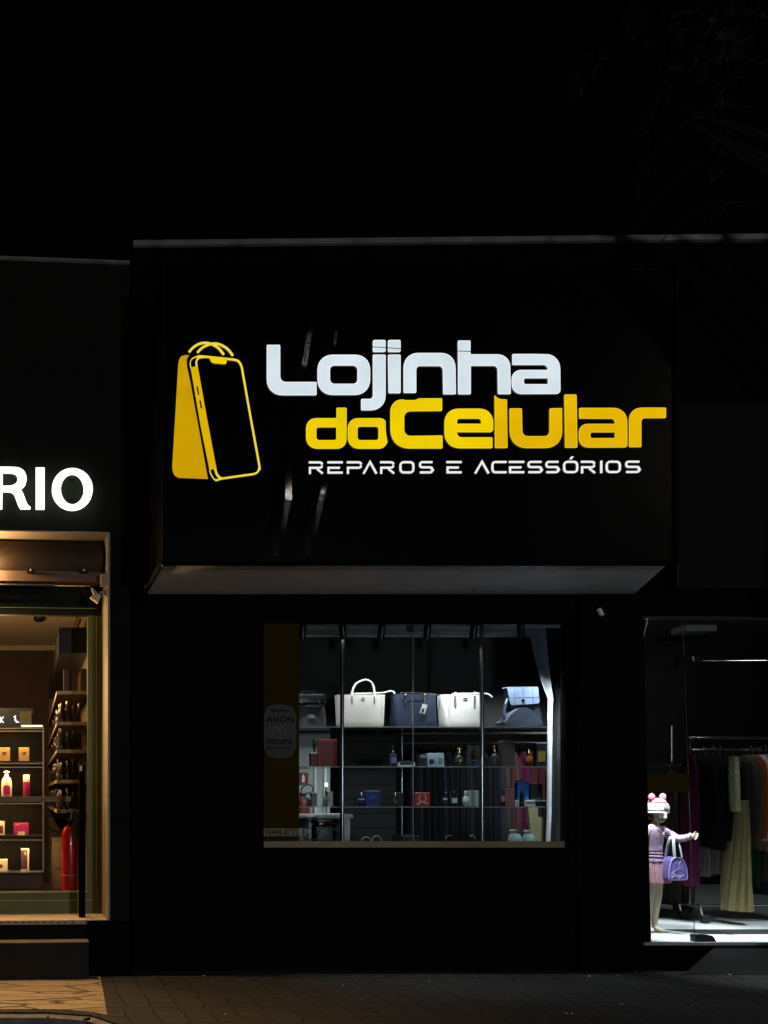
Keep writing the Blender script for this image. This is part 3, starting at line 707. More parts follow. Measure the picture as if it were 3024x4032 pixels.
# track with spotlights
TY = 0.20
tr = thing('lighting_track', 'black lighting track along the top of the display window', 'light track', (P(1700, 0, TY).x, TY, 3.205))
mb = MB(); mb.box(wx0 + 0.03, P(2140, 0, TY).x, TY - 0.02, TY + 0.02, 3.205, 3.239); build('rail', mb, M['black_metal'], tr)
def spotlight(px, tilt, lab, power, back=0.24):
    x = P(px, 0, TY).x
    t = thing('track_spotlight', lab, 'spotlight', (x, TY, 3.02), 'spotlights on the window track')
    mb = MB(); mb.box(x - 0.045, x + 0.025, TY - 0.018, TY + 0.018, 3.165, 3.2045, 0.004); build('adapter', mb, M['black_metal'], t)
    top = Vector((x, TY, 3.165)); d = Vector((tilt, back, -1)).normalized()
    mb = MB(); mb.tube([top, top + d * 0.02], 0.008, 8); build('stem', mb, M['black_metal'], t)
    a, b = top + d * 0.02, top + d * 0.155
    u = d.cross(Vector((1, 0, 0))).normalized(); v = d.cross(u)
    mb = MB(); rr = []
    for tt, r in ((0, .012), (0, .026), (.012, .031), (.135, .031), (.135, .0275), (.095, .0275), (.095, .005)):
        rr.append([mb.bm.verts.new(a + d * tt + (u * math.cos(2 * math.pi * k / 18) + v * math.sin(2 * math.pi * k / 18)) * r) for k in range(18)])
    for A, B in zip(rr, rr[1:]):
        for k in range(18): mb.bm.faces.new((A[k], A[(k + 1) % 18], B[(k + 1) % 18], B[k]))
    build('lamp_head', mb, M['black_metal'], t, smooth=True)
    mb = MB(); mb.tube([a + d * .097, a + d * .100], 0.026, 18); build('lens', mb, E_spot, t)
    lamp('spot', 'SPOT', a + d * .125, power, COOL, 0.02, target=b + d * 2, angle=84, blend=0.8)
E_spot = emis('lit_spot_lens', (0.9, 0.95, 1.0), 6.0, 0.0)
spots = [(1192, 0.05, 'spotlight on the window track nearest the yellow strip', 40), (1345, 0.22, 'tilted spotlight right above the left chrome post', 34), (1506, 0.0, 'spotlight straight above the tall handled white bag', 40),
         (1686, 0.03, 'spotlight right of the window lock, above the navy tote', 58), (1869, 0.03, 'spotlight just left of the right chrome post', 74), (2049, 0.34, 'spotlight above the blue quilted bag, nearest the curtain', 150, 0.40)]
for s in spots: spotlight(*s)

# ---- handbags on the top shelf
def tote(name, lab, m, px0, px1, py0, Y, dep, flare, zip_px=None):
    z0 = SZ[1]; a, b = P(px0, py0, Y), P(px1, py0, Y); xm = (a.x + b.x) / 2; hw = (b.x - a.x) / 2; top = a.z
    t = thing(name, lab, 'handbag', (xm, Y + dep / 2, z0))
    mb = MB(); rows = []; n = 10
    bm_ = mb.bm; prev = None
    sec = []
    for j in range(n + 1):
        v = j / n; z = z0 + (top - z0) * v
        wd = hw * (1 - flare * (1 - v) ** 1.2); dp = dep / 2 * (1.0 - 0.45 * v)
        rnd = 0.02 * (0 if 0.08 < v < 0.95 else 0.3)
        ring = []
        for (sx, sy) in rp([(-wd, -dp, 0.03), (wd, -dp, 0.03), (wd, dp, 0.03), (-wd, dp, 0.03)], 4):
            bulge = 0.012 * math.sin(math.pi * v) * (1 - abs(sx) / (wd + 1e-6)) * (-1 if sy < 0 else 1)
            dent = 0.012 * math.sin(math.pi * v) * (1 - abs(sy) / (dp + 1e-6)) * (-1 if sx > 0 else 1)
            ring.append(bm_.verts.new((xm + sx * (0.97 if j == 0 else 1) + dent, Y + dep / 2 + sy * (0.94 if j == 0 else 1) + bulge, z)))
        if prev:
            for k in range(len(ring)): bm_.faces.new((prev[k], prev[(k + 1) % len(ring)], ring[(k + 1) % len(ring)], ring[k]))
        else: bm_.faces.new(ring[::-1])
        prev = ring
    # inside lip and recessed top
    lip = [bm_.verts.new((xm + (v.co.x - xm) * 0.95, Y + dep / 2 + (v.co.y - Y - dep / 2) * 0.85, top - 0.004)) for v in prev]
    low = [bm_.verts.new((v.co.x, v.co.y, top - 0.03)) for v in lip]
    for A, B in ((prev, lip), (lip, low)):
        for k in range(len(A)): bm_.faces.new((A[k], A[(k + 1) % len(A)], B[(k + 1) % len(A)], B[k]))
    bm_.faces.new(low)
    build('body', mb, m, t, smooth=True)
    yf = Y + dep / 2 - dep / 2 * 0.55
    return t, xm, hw, top, yf
M['seam'] = mat('leather_seam', (0.30, 0.27, 0.24), 0.5)
M['strap_grey'] = mat('strap_leather', (0.20, 0.19, 0.18), 0.4)
t, xm, hw, top, yf = tote('tote_bag', 'cream white leather tote bag with one tall arched handle', M['cream_leather'], 1334, 1528, 2733, 0.36, 0.15, 0.13)
hx0, hx1 = P(1388, 0, 0.40).x, P(1475, 0, 0.40).x
pts = spline([(P(1387, 2755, 0.39).x, 0.392, P(0, 2755, 0.39).z), (P(1391, 2722, 0.39).x, 0.41, P(0, 2722, 0.40).z), (P(1408, 2690, 0.4).x, 0.425, P(0, 2690, 0.4).z), (P(1444, 2675, 0.4).x, 0.43, P(0, 2675, 0.4).z), (P(1470, 2688, 0.4).x, 0.425, P(0, 2688, 0.4).z), (P(1476, 2720, 0.4).x, 0.41, P(0, 2720, 0.4).z), (P(1475, 2755, 0.39).x, 0.392, P(0, 2755, 0.39).z)], 6)
mb = MB(); mb.tube(pts, 0.0095, 10); h = build('handle', mb, M['white_leather'], t, smooth=True)
for px in (1387, 1475):
    mb = MB(); mb.pbox(px - 2.5, px + 2.5, 2742, 2772, 0.3775, 0.006, 0.001); build('strap_tab', mb, M['strap_grey'], t)
mb = MB(); mb.pshape([spline([(1423, 2751), (1431, 2746), (1438, 2751), (1430, 2753)], 4, True)], 0.379, 0.004); build('emblem', mb, M['steel'], t)
for px in (1352, 1505):
    mb = MB(); mb.tube([P(px, 2738, 0.388), P(px - 1, 2790, 0.371), P(px + 1, 2845, 0.368)], 0.0016, 6); build('seam', mb, M['seam'], t)
mb = MB(); mb.tube(spline([P(1380, 2732, 0.43), P(1500, 2729, 0.43), P(1530, 2722, 0.42), P(1550, 2724, 0.41), P(1553, 2731, 0.405)], 5), 0.008, 8); build('zip_pull', mb, M['white_leather'], t, smooth=True)

t, xm, hw, top, yf = tote('tote_bag', 'navy blue leather tote bag with gold rings and a hanging price tag', M['navy'], 1558, 1728, 2731, 0.36, 0.15, 0.02)
for px in (1598, 1672):
    mb = MB(); mb.tube(spline([P(px, 2728, 0.386), P(px + 3, 2745, 0.377), P(px - 2, 2770, 0.372)], 4), 0.010, 8); build('strap_tab', mb, M['navy'], t, smooth=True)
    mb = MB(); mb.ball(P(px, 2738, 0.372), 0.014, 2, (1, 0.5, 1.3)); build('gold_ring', mb, M['gold'], t, smooth=True)
mb = MB(); q = [P(1653, 2806, 0.35), P(1672, 2812, 0.35), P(1684, 2776, 0.35), P(1664, 2771, 0.35)]; mb.hexa(q, Vector((0, 0.003, 0))); tg = build('price_tag', mb, M['paper'], t)
mb = MB(); q = [P(1659, 2801, 0.347), P(1668, 2804, 0.347), P(1672, 2792, 0.347), P(1663, 2789, 0.347)]; mb.hexa(q, Vector((0, 0.001, 0))); build('print', mb, M['black_card'], tg)
mb = MB(); mb.tube([P(1672, 2745, 0.365), P(1674, 2772, 0.351)], 0.0012, 5); build('string', mb, M['paper'], tg)
mb = MB(); mb.tube(spline([P(1575, 2729, 0.42), P(1650, 2729, 0.42), P(1710, 2734, 0.41), P(1728, 2740, 0.405)], 5), 0.006, 8); build('zip_edge', mb, M['navy'], t, smooth=True)
mb = MB(); mb.pbox(1606, 1660, 2744, 2746.5, 0.3735, 0.003); build('stitching', mb, M['dark_leather'], t)

t, xm, hw, top, yf = tote('tote_bag', 'bright white leather tote bag with two short hanging straps beside the right chrome post', M['white_leather'], 1744, 1916, 2733, 0.36, 0.15, 0.10)
for px in (1794, 1870):
    mb = MB(); mb.pbox(px - 3.5, px + 3.5, 2738, 2786, 0.374, 0.006, 0.001); build('strap_tab', mb, M['strap_grey'], t)
    mb = MB(); mb.tube(spline([P(px, 2742, 0.384), P(px, 2730, 0.40), P(px - 2, 2728, 0.43)], 4), 0.009, 8); build('strap', mb, M['white_leather'], t, smooth=True)
mb = MB(); mb.pshape([spline([(1822, 2752), (1832, 2747), (1844, 2750), (1833, 2754)], 4, True)], 0.379, 0.004); build('emblem', mb, M['steel'], t)
for px in (1768, 1898):
    mb = MB(); mb.tube([P(px, 2738, 0.389), P(px, 2790, 0.371), P(px, 2845, 0.367)], 0.0016, 6); build('seam', mb, M['seam'], t)
mb = MB(); mb.tube(spline([P(1780, 2732, 0.43), P(1890, 2731, 0.43), P(1920, 2733, 0.42), P(1938, 2746, 0.41)], 5), 0.008, 8); build('zip_pull', mb, M['white_leather'], t, smooth=True)

# black bag at the left end
z1 = SZ[1]
t = thing('black_handbag', 'shiny black handbag with a rolled flap, half hidden by the yellow strip', 'handbag', (P(1215, 0, 0.4).x, 0.42, z1))
mb = MB(); rows = [(P(1212, py, 0.42) , w_, d_) for py, w_, d_ in ((2857, 0.175, 0.07), (2840, 0.178, 0.07), (2800, 0.168, 0.06), (2785, 0.162, 0.055))]
rows = [((c[0], 0.43, max(c[2], z1)), a, b) for c, a, b in rows]; rows[0] = ((rows[0][0][0], 0.43, z1), rows[0][1], rows[0][2])
mb.rings(rows, 32); build('body', mb, M['dark_leather'], t, smooth=True)
mb = MB(); a, b = P(1140, 2757, 0.40), P(1278, 2757, 0.40); mb.box(a.x, b.x, 0.345, 0.46, P(0, 2780, 0.4).z, P(0, 2733, 0.4).z, 0.03, 4); fl = build('flap', mb, M['black_leather'], t, smooth=True)
mb = MB(); mb.tube([P(1140, 2781, 0.352), P(1276, 2780, 0.352)], 0.003, 6); build('piping', mb, M['chrome'], fl)
mb = MB(); mb.tube(spline([P(1184, 2735, 0.40), P(1190, 2724, 0.40), P(1235, 2724, 0.40), P(1243, 2735, 0.40)], 5), 0.006, 8); build('handle', mb, M['chrome'], t, smooth=True)
mb = MB(); mb.pshape([spline([(1212, 2818), (1225, 2813), (1238, 2816), (1241, 2824), (1228, 2829), (1215, 2826)], 4, True)], 0.352, 0.006); build('patch', mb, M['grey_card'], t)
for px in (1187, 1258):
    mb = MB(); mb.pbox(px - 2, px + 2, 2762, 2768, 0.340, 0.008); build('buckle', mb, M['gold'], t)

# blue quilted flap bag over a half moon bag
t = thing('half_moon_bag', 'dark blue grey half moon shaped bag lying on the top shelf', 'handbag', (P(2060, 0, 0.4).x, 0.42, z1))
mb = MB(); o = [(1990, 2861), (1986, 2842), (1996, 2836)] + [tuple(p) for p in spline([(1996, 2836), (2020, 2806), (2060, 2786), (2100, 2800), (2136, 2842)], 6)[1:]] + [(2138, 2861)]
mb.pshape([o], 0.36, 0.13); bmesh.ops.bevel(mb.bm, geom=[e for e in mb.bm.edges if len(e.link_faces) == 2 and e.calc_face_angle(0) > 0.8], offset=0.014, segments=3, affect='EDGES')
build('body', mb, mat('slate_leather', (0.045, 0.052, 0.075), 0.5, bump=0.3, bscale=160), t, smooth=True)
mb = MB(); mb.pshape([rp([(2000, 2860, 3), (1996, 2792, 14), (2012, 2774, 10), (2112, 2774, 10), (2130, 2800, 14), (2136, 2860, 3)], 4)], 0.492, 0.03); build('back_panel', mb, M['navy'], t)
mb = MB(); mb.tube(spline([P(1996, 2852, 0.40), P(1984, 2820, 0.40), P(1988, 2780, 0.42), P(1998, 2752, 0.44)], 6), 0.013, 8); build('strap', mb, M['navy'], t, smooth=True)
mb = MB(); mb.tube(spline([P(1994, 2843, 0.354), P(2060, 2840, 0.350), P(2134, 2845, 0.354)], 6), 0.003, 6); build('seam', mb, M['navy'], t)
t = thing('quilted_bag', 'pale blue quilted flap bag with a round clasp stacked on the half moon bag', 'handbag', (P(2060, 0, 0.45).x, 0.45, P(0, 2786, 0.4).z))
mb = MB(); mb.pshape([rp([(1996, 2705, 5), (2119, 2704, 5), (2125, 2770, 10), (2010, 2777, 12)], 5)], 0.42, 0.07)
bmesh.ops.bevel(mb.bm, geom=[e for e in mb.bm.edges if len(e.link_faces) == 2 and e.calc_face_angle(0) > 0.8], offset=0.008, segments=2, affect='EDGES')
fl = build('flap', mb, M['blue_leather'], t, smooth=True)
M['blue_seam'] = mat('blue_seam', (0.05, 0.07, 0.12), 0.5)
for px in (2025, 2059, 2097):
    mb = MB(); mb.tube([P(px, 2711, 0.4195), P(px + 1, 2770, 0.4195)], 0.0018, 6); build('seam', mb, M['blue_seam'], fl)
mb = MB(); mb.tube([P(2004, 2747, 0.4195), P(2122, 2744, 0.4195)], 0.0018, 6); build('seam', mb, M['blue_seam'], fl)
mb = MB(); mb.tube([P(2060, 2758, 0.419), P(2060, 2758, 0.412)], 0.014, 16); cl = build('clasp', mb, M['chrome'], t, smooth=True)
mb = MB(); mb.box(P(2004, 0, 0.45).x, P(2116, 0, 0.45).x, 0.43, 0.50, P(0, 2788, 0.4).z, P(0, 2772, 0.42).z, 0.006); build('base', mb, M['navy'], t)

# ---- small goods
def carton(name, lab, cat, px0, px1, pyt, shelf, m, Y=0.38, dep=0.05, prints=(), lid=None, group=None):
    z0 = SZ[shelf] if isinstance(shelf, int) else shelf; a, b = P(px0, pyt, Y), P(px1, pyt, Y)
    t = thing(name, lab, cat, ((a.x + b.x) / 2, Y + dep / 2, z0), group)
    h1 = a.z - (0.012 if lid else 0)
    mb = MB(); mb.box(a.x, b.x, Y, Y + dep, z0, h1, 0.0015, 1); bd = build('carton', mb, m, t)
    if lid:
        mb = MB(); mb.box(a.x - 0.001, b.x + 0.001, Y - 0.001, Y + dep + 0.001, h1 + 0.0003, a.z, 0.001, 1); build('lid', mb, lid, t)
    for pn, q0, q1, r0, r1, pm in prints:
        mb = MB(); mb.pbox(q0, q1, r0, r1, Y - 0.0016, 0.0012); build(pn, mb, pm, t)
    return t
def flask(name, lab, cat, pxc, wpx, pyt, shelf, m, cap, Y=0.40, body_h=0.62, neck=0.3, shape='square', band=None, group=None):
    z0 = SZ[shelf] if isinstance(shelf, int) else shelf; c = P(pxc, pyt, Y); r = wpx / 2 * (Y + D) / F; H = c.z - z0
    t = thing(name, lab, cat, (c.x, Y, z0), group)
    hb = H * body_h; nr = r * neck
    mb = MB()
    if shape == 'square': mb.box(c.x - r, c.x + r, Y - r * 0.6, Y + r * 0.6, z0, z0 + hb, r * 0.22, 3); mb.tube([(c.x, Y, z0 + hb - 0.002), (c.x, Y, z0 + hb + H * 0.06)], nr, 12)
    elif shape == 'round': mb.lathe((c.x, Y, z0), [(r * 0.5, 0), (r * 0.9, hb * 0.2), (r, hb * 0.48), (r * 0.85, hb * 0.78), (nr * 1.1, hb), (nr, hb + H * 0.06)], 20, 0.7)
    else: mb.lathe((c.x, Y, z0), [(r * 0.92, 0), (r, hb * 0.06), (r * 0.95, hb * 0.8), (r * 0.7, hb * 0.93), (nr, hb), (nr, hb + H * 0.06)], 20)
    build('bottle', mb, m, t, smooth=True)
    mb = MB(); cz = z0 + hb + H * 0.061; mb.lathe((c.x, Y, cz), [(nr * 1.25, 0), (nr * 1.35, (c.z - cz) * 0.2), (nr * 1.3, (c.z - cz) * 0.85), (nr * 0.7, c.z - cz)], 16); build('cap', mb, cap, t, smooth=True)
    if band:
        q0, q1, pm = band
        mb = MB(); rr = r * 0.6 if shape == 'square' else r
        if shape == 'square': mb.box(c.x - r * 0.8, c.x + r * 0.8, Y - rr - 0.0016, Y - rr - 0.0004, z0 + hb * q0, z0 + hb * q1)
        else: mb.lathe((c.x, Y, z0 + hb * q0), [(r * 1.02, 0), (r * 1.02, hb * (q1 - q0))], 20, 0.71 if shape == 'round' else 1)
        build('label', mb, pm, t)
    return t
# middle shelf
t = carton('picture_box', 'flat red framed gift box standing upright on the middle shelf', 'box', 1253, 1327, 2912, 2, M['red'], 0.36, 0.03, [('inner_panel', 1263, 1317, 2922, 3010, M['dark_red'])])
t = carton('red_cup', 'small dark red box with a white rim holding black handled tools', 'box', 1224, 1250, 2963, 2, M['dark_red'], 0.37, 0.045, lid=M['white'])
for dx, dz in ((-6, -52), (0, -60), (7, -42)):
    mb = MB(); mb.tube([P(1237 + dx * 0.3, 2963, 0.39), P(1237 + dx, 2963 + dz, 0.40)], 0.005, 8); build('tool_handle', mb, M['rubber'], t)
flask('perfume_bottle', 'violet labelled perfume bottle beside the slatted panel on the middle shelf', 'bottle', 1546, 26, 2938, 2, M['black_card'], M['chrome'], band=(0.3, 0.75, mat('violet_label', (0.2, 0.17, 0.4), 0.5)))
t = thing('display_tray', 'white open tray with a black case on the middle shelf', 'tray', P(1600, 3016, 0.38))
mb = MB(); z = SZ[2]; a, b = P(1571, 0, 0.36), P(1634, 0, 0.36); mb.box(a.x, b.x, 0.36, 0.46, z, z + 0.012).box(a.x, a.x + 0.01, 0.36, 0.46, z + 0.0121, z + 0.038).box(b.x - 0.01, b.x, 0.36, 0.46, z + 0.0121, z + 0.038); build('tray', mb, M['white'], t)
mb = MB(); mb.box(a.x + 0.02, b.x - 0.02, 0.375, 0.44, z + 0.0125, z + 0.055, 0.006); build('case', mb, M['black_card'], t)
carton('cosmetic_box', 'small black box with a grey band, left of two pale boxes on the middle shelf', 'box', 1653, 1679, 2970, 2, M['black_card'], prints=[('print', 1655, 1677, 2974, 2984, M['grey_card'])])
pb = mat('pale_blue_card', (0.42, 0.48, 0.58), 0.4, var=0.5, scale=35)
carton('cosmetic_box', 'pale blue patterned box, left one of a pair on the middle shelf', 'box', 1685, 1713, 2966, 2, pb, prints=[('print', 1690, 1708, 2990, 3008, M['black_card'])])
carton('cosmetic_box', 'pale blue patterned box, right one of a pair on the middle shelf', 'box', 1717, 1749, 2965, 2, pb, prints=[('print', 1724, 1742, 2985, 3006, M['grey_card'])])
flask('perfume_bottle', 'black perfume bottle with gold bands left of the emblem box', 'bottle', 1806, 30, 2945, 2, M['black_card'], M['gold'], shape='tall', neck=0.45, band=(0.45, 0.6, M['gold']))
t = carton('emblem_box', 'dark navy box with a round gold emblem beside the right chrome post', 'box', 1843, 1893, 2937, 2, mat('ink_card', (0.03, 0.033, 0.05), 0.5))
mb = MB(); c = P(1869, 2967, 0.378); mb.tube([c, c + Vector((0, -0.003, 0))], 0.037, 24); em = build('emblem', mb, M['gold'], t)
mb = MB(); mb.pbox(1859, 1880, 2992, 2995, 0.3784, 0.001); build('print', mb, M['grey_card'], t)
flask('perfume_bottle', 'tall black perfume bottle with a gold collar right of the chrome post', 'bottle', 1946, 26, 2935, 2, M['black_card'], M['gold'], shape='tall')
carton('cosmetic_box', 'tall plain dark brown box on the middle shelf', 'box', 1977, 2026, 2917, 2, mat('dark_brown_card', (0.05, 0.035, 0.035), 0.5), lid=mat('grey_brown_card', (0.12, 0.10, 0.10), 0.5))
flask('perfume_bottle', 'round amber perfume bottle with a thin glass neck', 'bottle', 2081, 32, 2948, 2, M['amber'], M['gold'], shape='round', body_h=0.66, neck=0.28)
carton('cosmetic_box', 'black box with a gold front panel at the right end of the middle shelf', 'box', 2114, 2152, 2928, 2, M['black_card'], prints=[('gold_panel', 2119, 2147, 2958, 3000, mat('old_gold_card', (0.2, 0.13, 0.03), 0.5))])
# lowest shelf
flask('nail_polish', 'small dark bottle with a white cap at the far left of the lowest shelf', 'bottle', 1218, 17, 3138, 3, M['dark_red'], M['white'], neck=0.6)
carton('cosmetic_box', 'plain grey box at the left of the lowest shelf', 'box', 1228, 1249, 3121, 3, M['grey_card'], lid=M['paper'])
flask('nail_polish', 'small grey bottle with a white cap beside a white box', 'bottle', 1281, 17, 3136, 3, M['grey_card'], M['white'], neck=0.6)
carton('cosmetic_box', 'narrow white box with a small dark mark on the lowest shelf', 'box', 1290, 1312, 3117, 3, mat('white_card', (0.55, 0.55, 0.55), 0.5), prints=[('print', 1293, 1297, 3145, 3155, M['black_card'])])
flask('perfume_bottle', 'violet perfume bottle with a pointed stopper beside the blue box', 'bottle', 1423, 26, 3120, 3, mat('violet_glass', (0.06, 0.04, 0.18), 0.1), M['chrome'], shape='round', band=(0.75, 0.88, M['paper']))
t = carton('cosmetic_box', 'wide deep blue box with pale lettering on the lowest shelf', 'box', 1441, 1497, 3112, 3, M['blue'], lid=mat('pale_blue_lid', (0.25, 0.3, 0.5), 0.4))
mb = MB(); mb.pbox(1458, 1480, 3136, 3139, 0.378, 0.001).pbox(1461, 1477, 3142, 3144, 0.378, 0.001); build('print', mb, mat('pale_print', (0.1, 0.2, 0.35), 0.5), t)
flask('perfume_bottle', 'black perfume bottle with gold collar and label between blue and red boxes', 'bottle', 1555, 19, 3119, 3, M['black_card'], M['gold'], neck=0.5, band=(0.35, 0.75, mat('brown_label', (0.14, 0.10, 0.06), 0.5)))
carton('cosmetic_box', 'black box with a pale edge left of the red crest box', 'box', 1568, 1589, 3119, 3, M['black_card'])
t = carton('crest_box', 'bright red box with a white wreath crest in the middle of the lowest shelf', 'box', 1636, 1692, 3120, 3, mat('bright_red_card', (0.5, 0.03, 0.035), 0.45), lid=mat('pale_red_lid', (0.6, 0.2, 0.2), 0.4))
mb = MB()
for sg in (-1, 1):
    mb.pshape(stroke(spline([(1664 + sg * 6, 3128), (1664 + sg * 13, 3138), (1664 + sg * 12, 3150), (1664 + sg * 5, 3157)], 5), 4.5), 0.3775, 0.0015)
mb.pshape(stroke(spline([(1645, 3168), (1655, 3160), (1664, 3156), (1673, 3160), (1684, 3166)], 5), 6), 0.3770, 0.0012)
build('crest', mb, mat('pale_pink_print', (0.7, 0.42, 0.40), 0.5), t)
flask('perfume_bottle', 'slim black bottle with a white neck band right of the red crest box', 'bottle', 1753, 17, 3118, 3, M['black_card'], M['black_card'], shape='tall', neck=0.5, band=(0.72, 0.9, M['paper']))
flask('perfume_bottle', 'clear dark bottle with a square white label on the lowest shelf', 'bottle', 1785, 26, 3115, 3, mat('dark_green_glass', (0.02, 0.03, 0.03), 0.1), M['black_card'], body_h=0.75, neck=0.6, band=(0.28, 0.72, M['paper']))
flask('perfume_bottle', 'pear shaped white bottle with a ball stopper', 'bottle', 1834, 26, 3114, 3, mat('frosted_white', (0.6, 0.62, 0.66), 0.25), M['white'], shape='round', body_h=0.7, neck=0.34)
carton('cosmetic_box', 'silver white box behind the pear shaped bottle', 'box', 1848, 1885, 3113, 3, mat('silver_card', (0.5, 0.52, 0.53), 0.35), dep=0.07)
flask('perfume_bottle', 'small bottle with a slanted dark stopper and red base beside a pink box', 'bottle', 1978, 18, 3107, 3, mat('garnet_glass', (0.12, 0.012, 0.02), 0.1), M['black_card'], body_h=0.6, neck=0.4, band=(0.45, 0.95, mat('rose_card', (0.4, 0.25, 0.25), 0.4)))
carton('cosmetic_box', 'dusty pink box near the right end of the lowest shelf', 'box', 1992, 2026, 3106, 3, mat('dusty_pink_card', (0.30, 0.10, 0.11), 0.5))
t = carton('gift_carton', 'low white box carrying a blue gable box at the right end of the lowest shelf', 'box', 2029, 2108, 3151, 3, M['white'], 0.38, 0.09, prints=[('print', 2070, 2108, 3158, 3161, M['black_card'])])
zt_ = P(0, 3151, 0.38).z
carton('cosmetic_box', 'flat black box right of the low white box', 'box', 2110, 2150, 3152, 3, M['black_card'], 0.38, 0.09, lid=M['grey_card'])
t = thing('gable_box', 'bright blue gable topped gift box standing on a low white box', 'box', (P(2060, 0, 0.42).x, 0.45, zt_))
mb = MB(); mb.pshape([[(2039, 3150.5), (2039, 3082), (2060, 3070), (2082, 3082), (2082, 3150.5)]], 0.42, 0.045); build('carton', mb, M['bright_blue'], t)
mb = MB(); mb.pshape([[(2042, 3082), (2060, 3072), (2079, 3082)]], 0.4185, 0.0012); build('gable', mb, mat('slate_blue', (0.10, 0.10, 0.2), 0.5), t)
mb = MB(); mb.pbox(2056, 2072, 3112, 3114, 0.4185, 0.001); build('print', mb, mat('sky_print', (0.1, 0.25, 0.55), 0.5), t)
t = thing('cone_flask', 'black bullet shaped bottle in front of the blue gable box', 'bottle', (P(2055, 0, 0.33).x, 0.33, SZ[3]))
mb = MB(); c = P(2055, 3113, 0.33); H = c.z - SZ[3]; mb.lathe((c.x, 0.33, SZ[3]), [(0.021, 0), (0.021, H * 0.5), (0.018, H * 0.75), (0.011, H * 0.93), (0.003, H)], 18); build('bottle', mb, M['black_gloss'], t, smooth=True)
mb = MB(); mb.lathe((c.x, 0.33, SZ[3] + H * 0.2), [(0.0216, 0), (0.0216, 0.006)], 18); build('band', mb, M['grey_card'], t)
carton('cosmetic_box', 'black carton standing on the flat black box, right of the blue gable box', 'box', 2092, 2136, 3086, P(0, 3152, 0.38).z, mat('charcoal_card', (0.035, 0.04, 0.038), 0.5), 0.42, 0.045)
# window deck
def pouch(px0, px1, pyt, lab):
    z0 = SZ[0]; Y = 0.36; a, b = P(px0, pyt, Y), P(px1, pyt, Y); xm = (a.x + b.x) / 2; hw = (b.x - a.x) / 2; H = a.z - z0
    t = thing('pouch', lab, 'pouch', (xm, Y, z0), 'white pouches on the window deck')
    mb = MB(); mb.rings([((xm, Y, z0), hw, 0.05), ((xm, Y, z0 + H * 0.35), hw * 0.96, 0.05), ((xm - hw * 0.1, Y, z0 + H * 0.65), hw * 0.7, 0.04), ((xm - hw * 0.25, Y, z0 + H * 0.78), hw * 0.36, 0.025)], 26, 7, 0.05); build('sack', mb, mat('mint_white_cloth', (0.5, 0.56, 0.56), 0.85, bump=0.5), t, smooth=True)
    mb = MB(); mb.rings([((xm - hw * 0.25, Y, z0 + H * 0.785), hw * 0.34, 0.024), ((xm - hw * 0.3, Y, z0 + H * 0.9), hw * 0.5, 0.03), ((xm - hw * 0.2, Y, z0 + H), hw * 0.42, 0.026)], 26, 5, 0.12); build('frill', mb, M['cloth_white'], t, smooth=True)
pouch(2003, 2055, 3266, 'mint white drawstring pouch, the larger left one on the window deck')
pouch(2060, 2103, 3268, 'mint white drawstring pouch, the smaller right one on the window deck')
t = thing('sunglasses', 'white framed sunglasses lying open on the window deck', 'sunglasses', P(1812, 3310, 0.33))
z0 = SZ[0]
for sg, px in ((-1, 1795), (1, 1832)):
    c = P(px, 0, 0.33); mb = MB(); pts = [(c.x + 0.038 * math.cos(a), 0.33 + 0.006 * math.sin(a), z0 + 0.0165 + 0.013 * math.sin(a)) for a in [2 * math.pi * k / 20 for k in range(21)]]
    mb.tube(pts, 0.0035, 6, False); build('rim', mb, M['white'], t)
for px, qx in ((1776, 1757), (1850, 1868)):
    mb = MB(); mb.tube(spline([P(px, 3292, 0.335), P((px + qx) / 2, 3289, 0.40), P(qx, 3294, 0.45), P(qx + (4 if qx > px else -2), 3302, 0.46)], 5), 0.005, 8); build('temple', mb, M['ivory'], t)
t = thing('hoop_handles', 'two upright pale ring handles of a dark clutch on the window deck', 'bag handles', P(1460, 3312, 0.34))
for px in (1442, 1483):
    mb = MB(); c = P(px, 0, 0.34); mb.tube([(c.x + 0.044 * math.cos(a), 0.34, z0 + 0.03 + (0.055 if px > 1460 else 0.045) * math.sin(a)) for a in [math.pi * k / 16 for k in range(17)]], 0.004, 8); build('ring', mb, M['ivory'], t, smooth=True)
mb = MB(); a, b = P(1418, 0, 0.34), P(1508, 0, 0.34); mb.box(a.x, b.x, 0.325, 0.36, z0, z0 + 0.032, 0.006); build('clutch', mb, M['black_leather'], t)
t = carton('display_plinth', 'low black plinth with a pale front edge on the window deck', 'plinth', 1586, 1652, 3290, 0, M['black_card'], 0.36, 0.2, lid=M['dark_leather'])
t = thing('boxy_bag', 'glossy dark navy boxy bag with black handles standing on the window deck', 'handbag', (P(1292, 0, 0.4).x, 0.44, z0))
mb = MB(); a, b = P(1242, 3212, 0.38), P(1344, 3212, 0.38); mb.box(a.x, b.x, 0.38, 0.50, z0, P(0, 3248, 0.38).z, 0.02, 3); build('body', mb, M['navy'], t, smooth=True)
mb = MB(); mb.box(a.x - 0.006, b.x + 0.006, 0.372, 0.508, P(0, 3249, 0.38).z, P(0, 3216, 0.38).z, 0.03, 4); fl = build('flap', mb, M['black_leather'], t, smooth=True)
mb = MB(); mb.pbox(1258, 1272, 3240, 3247, 0.366, 0.006); build('buckle', mb, M['gold'], t)
mb = MB(); mb.tube(spline([P(1256, 3222, 0.40), P(1215, 3232, 0.38), P(1196, 3262, 0.37), P(1200, 3300, 0.36), P(1240, 3306, 0.37)], 6), 0.005, 8); build('strap', mb, M['rubber'], t, smooth=True)
